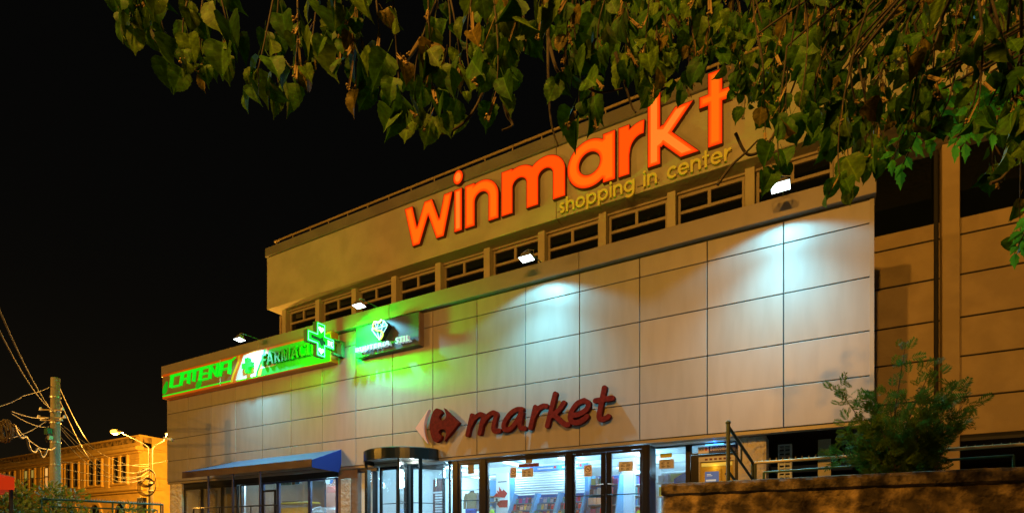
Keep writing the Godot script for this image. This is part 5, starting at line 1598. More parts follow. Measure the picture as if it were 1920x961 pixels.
	for i in 12:
		solo("packet", MB.new().slab(Vector3(gx0 + 0.08 + 0.1 * (i % 6), 2.135 + 0.18 * int(i / 6), -1.1 - 0.1 * int(i / 6)), Vector3(gx0 + 0.15 + 0.1 * (i % 6), 2.22 + 0.18 * int(i / 6) + 0.02 * (i % 3), -1.0 - 0.1 * int(i / 6)), 0.004), M["cover%d" % ((i * 3) % 8)], "small %s packet on the %s shelf of the curved glass case" % [COVERS[(i * 3) % 8], "lower" if i < 6 else "upper"], "packet", "packets in the glass case")
	part(b, "wall_slab", MB.new().slab(Vector3(-13.56, 2.1, -0.07), Vector3(-13.139, 3.504, -0.03), 0.012), M.stone)
	awning()
	var cam := thing("security_camera", "small white security camera on the left end of the panel front", "security camera", Vector3(-22.884, 5.584, 0.0))
	part(cam, "bracket", MB.new().tube([Vector3(0, 0, 0.0), Vector3(0, 0.0, 0.12)], 0.02), M.white)
	part(cam, "body", MB.new().tube([Vector3(0.05, -0.03, 0.08), Vector3(-0.28, 0.05, 0.2)], 0.05, 0.05, 12), M.white)
	part(cam, "lens", MB.new().tube([Vector3(-0.28, 0.05, 0.2), Vector3(-0.3, 0.055, 0.207)], 0.035, 0.035, 12), M.ink)

func awning() -> void:
	var t := thing("awning", "long dark blue fabric awning with hipped ends over the pharmacy windows", "awning")
	var x0 := -20.2
	var x1 := -13.48
	var a := Vector3(x0 + 1.35, 4.42, 0.012)
	var b := Vector3(x1, 4.43, 0.012)
	var c := Vector3(x1, 3.965, 1.17)
	var d := Vector3(x0, 3.995, 1.17)
	var e := Vector3(x0, 3.995, 0.012)
	var under := Vector3(-17, 3.0, 0.3)
	var top := MB.new()
	# the cloth sags a little between its ribs
	var n := 28
	for i in n:
		for k in 6:
			var q := []
			for g in [[i, k], [i + 1, k], [i + 1, k + 1], [i, k + 1]]:
				var u: float = float(g[0]) / n
				var v: float = g[1] / 6.0
				q.append(a.lerp(b, u).lerp(d.lerp(c, u), v) - Vector3(0, 0.035 * sin(PI * v) * (0.5 + 0.5 * absf(sin(u * PI * 5.0))), 0))
			top.face(q[0], q[1], q[2], q[3], under)
	part(t, "top_cloth", top, M.awning_top)
	var ends := MB.new()
	ends.tri(a, d, e, Vector3(-1, 0.4, 0).normalized())
	part(t, "end_cloth", ends, M.awning_top)
	var e2 := MB.new()
	e2.tri(b, c, Vector3(x1, 3.74, 1.16), Vector3.RIGHT); e2.tri(b, Vector3(x1, 3.74, 1.16), Vector3(x1, 3.70, 0.1), Vector3.RIGHT); e2.tri(b, Vector3(x1, 3.70, 0.1), Vector3(x1, 4.0, 0.012), Vector3.RIGHT)
	part(t, "end_cloth", e2, M.awning)
	var v := MB.new()
	for i in 40:
		var u0 := lerpf(x0, x1, i / 40.0)
		var u1 := lerpf(x0, x1, (i + 1) / 40.0)
		var w0 := 0.012 * sin(i * 1.3)
		var w1 := 0.012 * sin((i + 1) * 1.3)
		v.face(Vector3(u0, 3.99, 1.172), Vector3(u1, 3.99, 1.172), Vector3(u1, 3.76, 1.18 + w1), Vector3(u0, 3.76, 1.18 + w0), under)
	part(t, "valance", v, M.awning_valance)
	part(t, "front_bar", MB.new().tube([Vector3(x0, 3.985, 1.15), Vector3(x1, 3.955, 1.15)], 0.025), M.navy)
	for x in [-18.753, -17.385, -15.975]:
		part(t, "post", MB.new().tube([Vector3(x, 1.0, 1.1), Vector3(x, 3.96, 1.1)], 0.035), M.navy)
	# slim handrail in front
	var r := thing("handrail", "slim dark handrail under the awning", "handrail")
	var hz := 1.5
	part(r, "rail", MB.new().tube([Vector3(-19.147, 1.95, hz), Vector3(-18.928, 2.638, hz), Vector3(-14.597, 2.638, hz)], 0.022), M.bronze)
	for x in [-18.928, -17.492, -15.866, -14.621]: part(r, "post", MB.new().tube([Vector3(x, 1.0, hz), Vector3(x, 2.638, hz)], 0.018), M.bronze)

# ---------------------------------------------------------------- poles and cables
func cable(label: String, pts: Array, sag: float, r: float, m: Material) -> void:
	var p := []
	if pts.size() < 4:
		for s in pts.size() - 1:
			for i in 17:
				if i == 0 and s > 0: continue
				var t := i / 16.0
				p.append((pts[s] as Vector3).lerp(pts[s + 1], t) - Vector3(0, sag * 4.0 * t * (1.0 - t), 0))
	else:
		var c := Curve3D.new()
		for i in pts.size():
			var t: Vector3 = (pts[mini(i + 1, pts.size() - 1)] - pts[maxi(i - 1, 0)]) / 6.0
			c.add_point(pts[i], -t, t)
		c.bake_interval = 0.12
		p = Array(c.get_baked_points())
	solo("overhead_cable", MB.new().tube(p, r, r, 6), m, label, "cable", "overhead cables")

func loop_pts(c: Vector3, ax: Vector3, ay: Vector3, n := 20) -> Array:
	var o := []
	for i in n + 1: o.append(c + ax * cos(TAU * i / n) + ay * sin(TAU * i / n))
	return o

func poles_and_cables() -> void:
	var at := Vector3(-21.09, 0, 4.6)
	var t := thing("utility_pole", "square-topped concrete utility pole with insulators and a junction box", "utility pole", at)
	var ri := Vector3(0.868, 0, -0.496)
	part(t, "pole", MB.new().tube([Vector3.ZERO, Vector3(0, 6.63, 0)], 0.17, 0.115, 16), M.pole)
	for q in [[5.62, 0.34, 1], [5.38, 0.40, 2], [5.30, 0.30, -2]]:
		part(t, "cross_arm", MB.new().tube([ri * -q[1] + Vector3(0, q[0], 0.1), ri * q[1] + Vector3(0, q[0] - 0.02, 0.1)], 0.022, 0.022, 8), M.rust)
		for s in [-1.0, 1.0]:
			part(t, "insulator", MB.new().tube([ri * s * q[1] + Vector3(0, q[0] - 0.02, 0.1), ri * s * q[1] + Vector3(0, q[0] + 0.03, 0.1), ri * s * q[1] + Vector3(0, q[0] + 0.07, 0.1)], 0.05, 0.025, 10), M.white)
	part(t, "junction_box", MB.new().slab(Vector3(-0.09, 4.84, 0.13), Vector3(0.13, 5.02, 0.26), 0.01), M.rail_green)
	part(t, "small_box", MB.new().slab(Vector3(0.08, 4.66, 0.13), Vector3(0.19, 4.78, 0.24), 0.01), M.steel)
	for y in [6.0, 5.55, 5.2, 4.6, 3.9]:
		part(t, "band", MB.new().tube([Vector3(0, y, 0), Vector3(0, y + 0.04, 0)], 0.15, 0.15, 16), M.steel)
	part(t, "box_wire", MB.new().tube([Vector3(0.0, 4.84, 0.2), Vector3(-0.09, 4.7, 0.22), Vector3(-0.06, 4.6, 0.2), Vector3(0.08, 4.68, 0.2)], 0.012, 0.012, 6), M.cable_dark)
	# the coil of spare cable
	var c := thing("cable_coil", "hanging coil of spare cable left of the concrete pole", "cable coil", Vector3(-12.83, 3.52, 8.52))
	for k in 11:
		var rr := 0.07 + 0.012 * (k % 5)
		var h := 0.15 + 0.013 * ((k * 3) % 5)
		part(c, "turn", MB.new().tube(loop_pts(Vector3(rng.randf_range(-0.02, 0.02), rng.randf_range(-0.02, 0.02), rng.randf_range(-0.03, 0.03)), ri * rr + Vector3(0.01, 0, 0.03) * sin(k), Vector3(0.02 * cos(k * 2.0), h, 0.03 * sin(k * 1.7))), 0.009, 0.009, 6), M.cable)
	part(c, "tie", MB.new().tube([Vector3(-0.03, 0.17, 0), Vector3(0.04, 0.19, 0.0), Vector3(0.14, 0.0, 0.0)], 0.013, 0.013, 6), M.cable)
	cable("thick yellow-lit cable coming in from the left, upper of the two at the concrete pole", [Vector3(-11.25, 5.81, 9.34), Vector3(-21.13, 5.52, 4.62)], 0.25, 0.013, M.cable)
	cable("thick yellow-lit cable coming in from the left, lower of the two at the concrete pole", [Vector3(-11.25, 5.4, 9.34), Vector3(-21.14, 5.6, 4.63)], 0.3, 0.012, M.cable)
	cable("thin wire from the pole top to the old house roof, left of two", [Vector3(-21.01, 6.02, 4.56), Vector3(-67.73, 10.06, -17.68)], 1.2, 0.02, M.cable_dark)
	cable("thin wire from the pole top to the old house roof, right of two", [Vector3(-21.01, 6.4, 4.56), Vector3(-67.98, 11.71, -17.54)], 1, 0.02, M.cable_dark)
	cable("cable bundle from the pole to the street lamp, topmost", [Vector3(-21.01, 5.27, 4.56), Vector3(-32.79, 5.67, -4.26)], 0.5, 0.009, M.cable_dark)
	cable("cable bundle from the pole to the street lamp, second", [Vector3(-21.01, 5.2, 4.56), Vector3(-32.79, 5.56, -4.26)], 0.8, 0.011, M.cable_dark)
	cable("cable bundle from the pole to the street lamp, third", [Vector3(-20.99, 5.1, 4.54), Vector3(-32.79, 5.44, -4.26)], 1, 0.011, M.cable_dark)
	cable("cable bundle from the pole to the street lamp, lowest", [Vector3(-20.96, 4.8, 4.53), Vector3(-32.79, 5.2, -4.26)], 0.9, 0.011, M.cable_dark)
	cable("dark wire crossing the sky left of the pole, rising to the pole top", [Vector3(-11.91, 3.13, 9.14), Vector3(-21.23, 5.4, 4.68)], 0.15, 0.011, M.cable_dark)
	cable("dark wire crossing the sky above the cable coil", [Vector3(-11.83, 3.69, 9.1), Vector3(-15.05, 4.67, 7.49), Vector3(-23.98, 7.2, 3.38)], 0.05, 0.01, M.cable_dark)
	cable("grey cable from the coil to the pole insulators, upper", [Vector3(-12.74, 3.88, 8.46), Vector3(-21.22, 5.42, 4.67)], 0.08, 0.011, M.cable_dark)
	cable("grey cable from the coil to the pole insulators, lower", [Vector3(-12.74, 3.84, 8.46), Vector3(-21.27, 5.1, 4.71)], 0.08, 0.009, M.cable_dark)
	cable("slack wire from the coil to the pole below the insulators", [Vector3(-12.69, 3.65, 8.44), Vector3(-14.41, 3.7, 7.69), Vector3(-17.23, 3.89, 6.42), Vector3(-18.91, 4.09, 5.66), Vector3(-20.92, 4.38, 4.73)], 0, 0.011, M.cable)
	cable("level wire along the old house, highest", [Vector3(-34.19, 5.36, 2.3), Vector3(-21.16, 4, 4.64)], 0.1, 0.009, M.cable_dark)
	cable("level wire along the old house, second", [Vector3(-34.19, 4.97, 2.3), Vector3(-21.16, 3.9, 4.64)], 0.1, 0.009, M.cable_dark)
	cable("level wire along the old house, lowest", [Vector3(-34.19, 4.45, 2.3), Vector3(-21.16, 3.55, 4.64)], 0.1, 0.009, M.cable_dark)
	cable("wire from the pole across the house to the lamp, upper", [Vector3(-21.01, 4.02, 4.56), Vector3(-32.79, 5.76, -4.26)], 0.1, 0.009, M.cable_dark)
	cable("wire from the pole across the house to the lamp, middle", [Vector3(-21.01, 3.83, 4.56), Vector3(-32.79, 5.14, -4.26)], 0.2, 0.009, M.cable_dark)
	cable("wire from the pole across the house to the lamp, lower", [Vector3(-21.01, 3.5, 4.56), Vector3(-32.79, 4.88, -4.26)], 0.1, 0.009, M.cable_dark)
	cable("wire from the street lamp to the corner of the panel front", [Vector3(-32.71, 5.79, -4.3), Vector3(-27.73, 5.43, -2.54)], 0.05, 0.014, M.cable_dark)
	cable("thick looping yellow-lit cable slung between the coil and the pole", [Vector3(-12.69, 3.63, 8.44), Vector3(-13.16, 3.6, 8.25), Vector3(-13.62, 3.59, 8.05), Vector3(-13.83, 3.58, 7.94), Vector3(-14.27, 3.68, 7.73), Vector3(-14.73, 3.69, 7.53), Vector3(-15.2, 3.62, 7.34), Vector3(-15.9, 3.62, 7.05), Vector3(-16.57, 3.68, 6.74), Vector3(-17.25, 3.87, 6.44), Vector3(-17.68, 3.79, 6.23), Vector3(-18.13, 3.76, 6.02), Vector3(-18.55, 3.9, 5.8), Vector3(-19.11, 4.11, 5.54), Vector3(-19.88, 4.21, 5.18), Vector3(-20.74, 4.42, 4.75)], 0, 0.024, M.cable)
	# coils on the far lamp pole
	var lp := Vector3(-32.77, 0, -4.27)
	var cl := ["upper small cable coil on the far lamp pole", "lower large cable coil on the far lamp pole"]
	for k in 2:
		var o := MB.new()
		for j in 4: o.tube(loop_pts(lp + Vector3(0.12, [4.95, 4.45][k], 0.2 + 0.03 * j), ri * (0.42 + 0.03 * j), Vector3(0, 0.40 + 0.04 * j, 0.0)), 0.02, 0.02, 6)
		solo("cable_coil", o, M.cable_dark, cl[k], "cable coil", "coils on the lamp pole")
	solo("meter_box", MB.new().slab(lp + Vector3(-0.65, 3.0, 0.1), lp + Vector3(-0.2, 3.9, 0.4), 0.04), M.black, "dark box hanging on the far lamp pole", "box")

# ---------------------------------------------------------------- the lower left corner
func leaf_plane(len: float, wid: float) -> ArrayMesh:
	var mb := MB.new()
	var n := 6
	for i in n:
		for s in [-1.0, 1.0]:
			var a := i / float(n)
			var b := (i + 1) / float(n)
			var wa := wid * sin(PI * pow(a, 0.8))
			var wb := wid * sin(PI * pow(b, 0.8))
			var p0 := Vector3(0, a * len, -0.012 * sin(a * 3.0))
			var p1 := Vector3(0, b * len, -0.012 * sin(b * 3.0))
			var q0 := p0 + Vector3(s * wa, 0, wa * 0.35)
			var q1 := p1 + Vector3(s * wb, 0, wb * 0.35)
			var nn := (p1 - p0).cross(q1 - p0).normalized()
			if nn.length() < 0.5: nn = (q0 - p0).cross(p1 - p0).normalized()
			if nn.z < 0: nn = -nn
			mb.tri(p0, p1, q1, nn); mb.tri(p0, q1, q0, nn)
	return mb.mesh()

func left_corner() -> void:
	# the red parasol corner
	var u := thing("parasol", "corner of an orange-red market parasol on a dark post", "parasol", Vector3(-11.46, 0, 8.89))
	var ri := Vector3(0.868, 0, -0.496)
	var fw := Vector3(-0.496, 0, -0.868)
	var away := Vector3(-0.949, 0, -0.316)
	var aside := Vector3(-0.316, 0, 0.949)
	var cs := [Vector3(0, 2.58, 0) - aside * 0.04 - away * 0.2, Vector3(0, 2.58, 0) + aside * 2.6 - away * 0.2, Vector3(0, 2.58, 0) + aside * 2.6 + away * 2.2, Vector3(0, 2.58, 0) + aside * 0.25 + away * 2.2]
	var top := Vector3(0, 3.0, 0) + aside * 1.3 + away * 1.0
	var cl := MB.new()
	var va := MB.new()
	for k in 4:
		var a: Vector3 = cs[k]
		var b: Vector3 = cs[(k + 1) % 4]
		cl.face(a, b, top, top, Vector3(top.x, 1.0, top.z))
		for i in 16:
			var p := a.lerp(b, i / 16.0)
			var q := a.lerp(b, (i + 1) / 16.0)
			var out := ((p + q) / 2 - Vector3(top.x, p.y, top.z)).normalized()
			va.face(p, q, q - Vector3(0, 0.20 + 0.012 * sin(i * 2.1 + 2.1), 0) + out * 0.02 * sin(i + 1.0), p - Vector3(0, 0.20 + 0.012 * sin(i * 2.1), 0) + out * 0.02 * sin(i), Vector3(top.x, 2.5, top.z))
	part(u, "canopy", cl, M.canvas_red)
	part(u, "valance", va, M.canvas_red)
	part(u, "post", MB.new().box(Vector3(-0.02, 0, -0.02), Vector3(0.02, 2.56, 0.02)), M.black)
	for s in [[cs[0], top], [cs[3], top]]: part(u, "rib", MB.new().tube([s[0], s[1] - Vector3(0, 0.03, 0)], 0.012, 0.012, 6), M.steel)
	# shrubs behind it
	var gl := [mat(0.055, 0.085, 0.012, 0.55), mat(0.035, 0.06, 0.01, 0.55)]
	for g in gl:
		g.backlight_enabled = true; g.backlight = lin(0.1, 0.14, 0.01)
	var leaf := leaf_plane(0.11, 0.024)
	for q in [[Vector3(-13.85, 2.11, 7.95), 0.95, 1.18, "broad-leaved shrub in front of the old house, behind the parasol post", 1300], [Vector3(-13.71, 2.14, 7.3), 0.7, 0.95, "broad-leaved shrub growing through the green railing", 700], [Vector3(-13.35, 2, 6.51), 0.75, 0.62, "low shrub behind the middle of the green railing", 420]]:
		var t := thing("leafy_shrub", q[3], "shrub", Vector3(q[0].x, 1.0, q[0].z), 0.0, "shrubs by the green railing")
		var h: float = q[0].y - 1.0 + q[2] * 0.48
		var wh := [[], []]
		for k in 9:
			var tip := Vector3(rng.randfn(0, q[1] * 0.45), h * rng.randf_range(0.7, 1.0), rng.randfn(0, q[1] * 0.4))
			part(t, "stem", MB.new().tube([Vector3(tip.x * 0.1, 0, tip.z * 0.1), Vector3(tip.x * 0.5, tip.y * 0.6, tip.z * 0.5), tip], 0.016, 0.005, 6), M.bark)
		for i in q[4]:
			var cl2: int = i % 26
			var cr := RandomNumberGenerator.new()
			cr.seed = cl2 * 7 + int(q[4])
			var cc := Vector3(cr.randfn(0, q[1] * 0.42), h * cr.randf_range(0.45, 0.98), cr.randfn(0, q[1] * 0.4))
			var p := cc + Vector3(rng.randfn(0, 0.09), rng.randfn(0, 0.08), rng.randfn(0, 0.09))
			var dir := (p - cc + Vector3(0, 0.06, 0) + Vector3(rng.randfn(0, 0.05), rng.randfn(0, 0.05), rng.randfn(0, 0.05))).normalized()
			var sd := dir.cross(Vector3(rng.randfn(0, 1), rng.randfn(0.8, 1), rng.randfn(0, 1))).normalized()
			wh[i % 2].append(Transform3D(Basis(sd, dir, sd.cross(dir)).scaled(Vector3.ONE * rng.randf_range(0.7, 1.2)), p))
		for k in 2: multimesh(t, "leaves", leaf, wh[k], gl[k])
	# the green railing
	var r := thing("green_railing", "green tubular street railing with small spikes along its top rail", "railing")
	var a := Vector3(-13.51, 2.39, 7.75)
	var b := Vector3(-13.39, 2.39, 5.5)
	part(r, "top_rail", MB.new().tube([a, b, b - Vector3(0, 1.3, 0)], 0.024), M.rail_green)
	part(r, "post", MB.new().tube([a, a - Vector3(0, 1.3, 0)], 0.024), M.rail_green)
	for q in [0.55, 0.98]:
		var p := a.lerp(b, q)
		part(r, "post", MB.new().tube([p, p - Vector3(0, 1.3, 0)], 0.017), M.rail_green)
	var c := Vector3(-13.6, 2.25, 7.57)
	var d := Vector3(-13.4, 2.26, 5.62)
	part(r, "lower_rail", MB.new().tube([c - Vector3(0, 1.0, 0), c, d, d - Vector3(0, 1.0, 0)], 0.018), M.rail_green)
	for k in 44:
		var p := a.lerp(b, 0.02 + k / 45.0)
		part(r, "spike", MB.new().tube([p + Vector3(0, 0.02, 0), p + Vector3(0, 0.055, 0)], 0.012, 0.004, 5), M.steel)
	# the louvred unit in the dark recess
	var lo := thing("louvre_unit", "pale louvred unit standing in the dark recess behind the stone pier", "louvre")
	var lx0 := -1.056
	var lx1 := -0.788
	var ly0 := 2.9
	var ly1 := 3.689
	var mid := (lx0 + lx1) / 2
	part(lo, "frame", MB.new().box(Vector3(lx0, 1.9, -1.3), Vector3(lx0 + 0.03, ly1, -1.2)).box(Vector3(lx1 - 0.03, 1.9, -1.3), Vector3(lx1, ly1, -1.2)).box(Vector3(mid - 0.012, 1.9, -1.29), Vector3(mid + 0.012, ly1, -1.2)).box(Vector3(lx0, ly1, -1.3), Vector3(lx1, ly1 + 0.03, -1.2)), M.plaster)
	part(lo, "side", box(lx1, lx1 + 0.012, 1.9, ly1 + 0.03, -1.45, -1.2), M.plaster)
	for k in 11:
		var y := ly1 - 0.09 * (k + 1)
		part(lo, "slat", MB.new().box(Vector3(lx0 + 0.03, -0.004, -0.05), Vector3(lx1 - 0.03, 0.004, 0.05), Transform3D(Basis(Vector3.RIGHT, 0.6), Vector3(0, y + 0.04, -1.25))), M.plaster)

# ---------------------------------------------------------------- the trees overhead
func linden_leaf(fold: float, curl: float, teeth: float, seed_: int) -> ArrayMesh:
	# a heart-shaped, pointed, finely toothed blade, 1 long from the stalk (origin) to its tip at +y
	var mb := MB.new()
	var r := RandomNumberGenerator.new()
	r.seed = seed_
	var n := 14
	var bend := func(x: float, y: float) -> Vector3:
		var z := absf(x) * fold - curl * (y - 0.3) * (y - 0.3) + 0.03 * sin(y * 9.0 + x * 4.0) * absf(x) * 2.0
		return Vector3(x * (1.0 - 0.25 * fold), y, z)
	for s in [-1.0, 1.0]:
		var skew := r.randf_range(0.92, 1.08)
		var edge := []
		for i in n + 1:
			var t := i / float(n)
			# t runs from the notch at the stalk round the lobe to the tip
			var ang := lerpf(-0.62, PI * 0.5, pow(t, 0.9))
			var w := 0.43 * cos(ang) * skew
			var y := 0.37 + 0.50 * sin(ang)
			if ang < 0.0: w = 0.43 * skew * pow(cos(ang * 1.45), 0.6) * (1.0 - 0.75 * pow(-ang / 0.62, 3.0)); y = 0.37 + 0.62 * sin(ang)
			if t > 0.9: y += (t - 0.9) * 0.5
			var tooth := 1.0 + teeth * (1.0 if i % 2 else -1.0) * (1.0 if i > 1 and i < n else 0.0)
			edge.append(Vector2(s * w * tooth, y))
		edge[n] = Vector2(0, 1.0)
		edge[0] = Vector2(s * 0.02, 0.04)
		var prev: Array = []
		for i in n + 1:
			var e: Vector2 = edge[i]
			var m := Vector2(0, lerpf(0.04, 1.0, pow(i / float(n), 1.25)))
			var h := (e + m) * 0.5
			var row := [bend.call(m.x, m.y), bend.call(h.x, h.y), bend.call(e.x, e.y)]
			var uvs := [Vector2(m.x + 0.5, m.y), Vector2(h.x + 0.5, h.y), Vector2(e.x + 0.5, e.y)]
			if prev:
				for k in 2:
					var A: Vector3 = prev[0][k]
					var B: Vector3 = prev[0][k + 1]
					var C: Vector3 = row[k + 1]
					var D: Vector3 = row[k]
					var nn := (B - A).cross(C - A)
					if nn.length() < 1e-9: nn = (C - A).cross(D - A)
					if nn.length() < 1e-9: continue
					nn = nn.normalized()
					if nn.z < 0: nn = -nn
					mb.tri(A, B, C, nn, prev[1][k], prev[1][k + 1], uvs[k + 1])
					mb.tri(A, C, D, nn, prev[1][k], uvs[k + 1], uvs[k])
			prev = [row, uvs]
	mb.tube([Vector3(0, -0.32, 0.02), Vector3(0, -0.12, 0.0), Vector3(0, 0.05, 0.0)], 0.012, 0.010, 4, false)
	return mb.mesh()

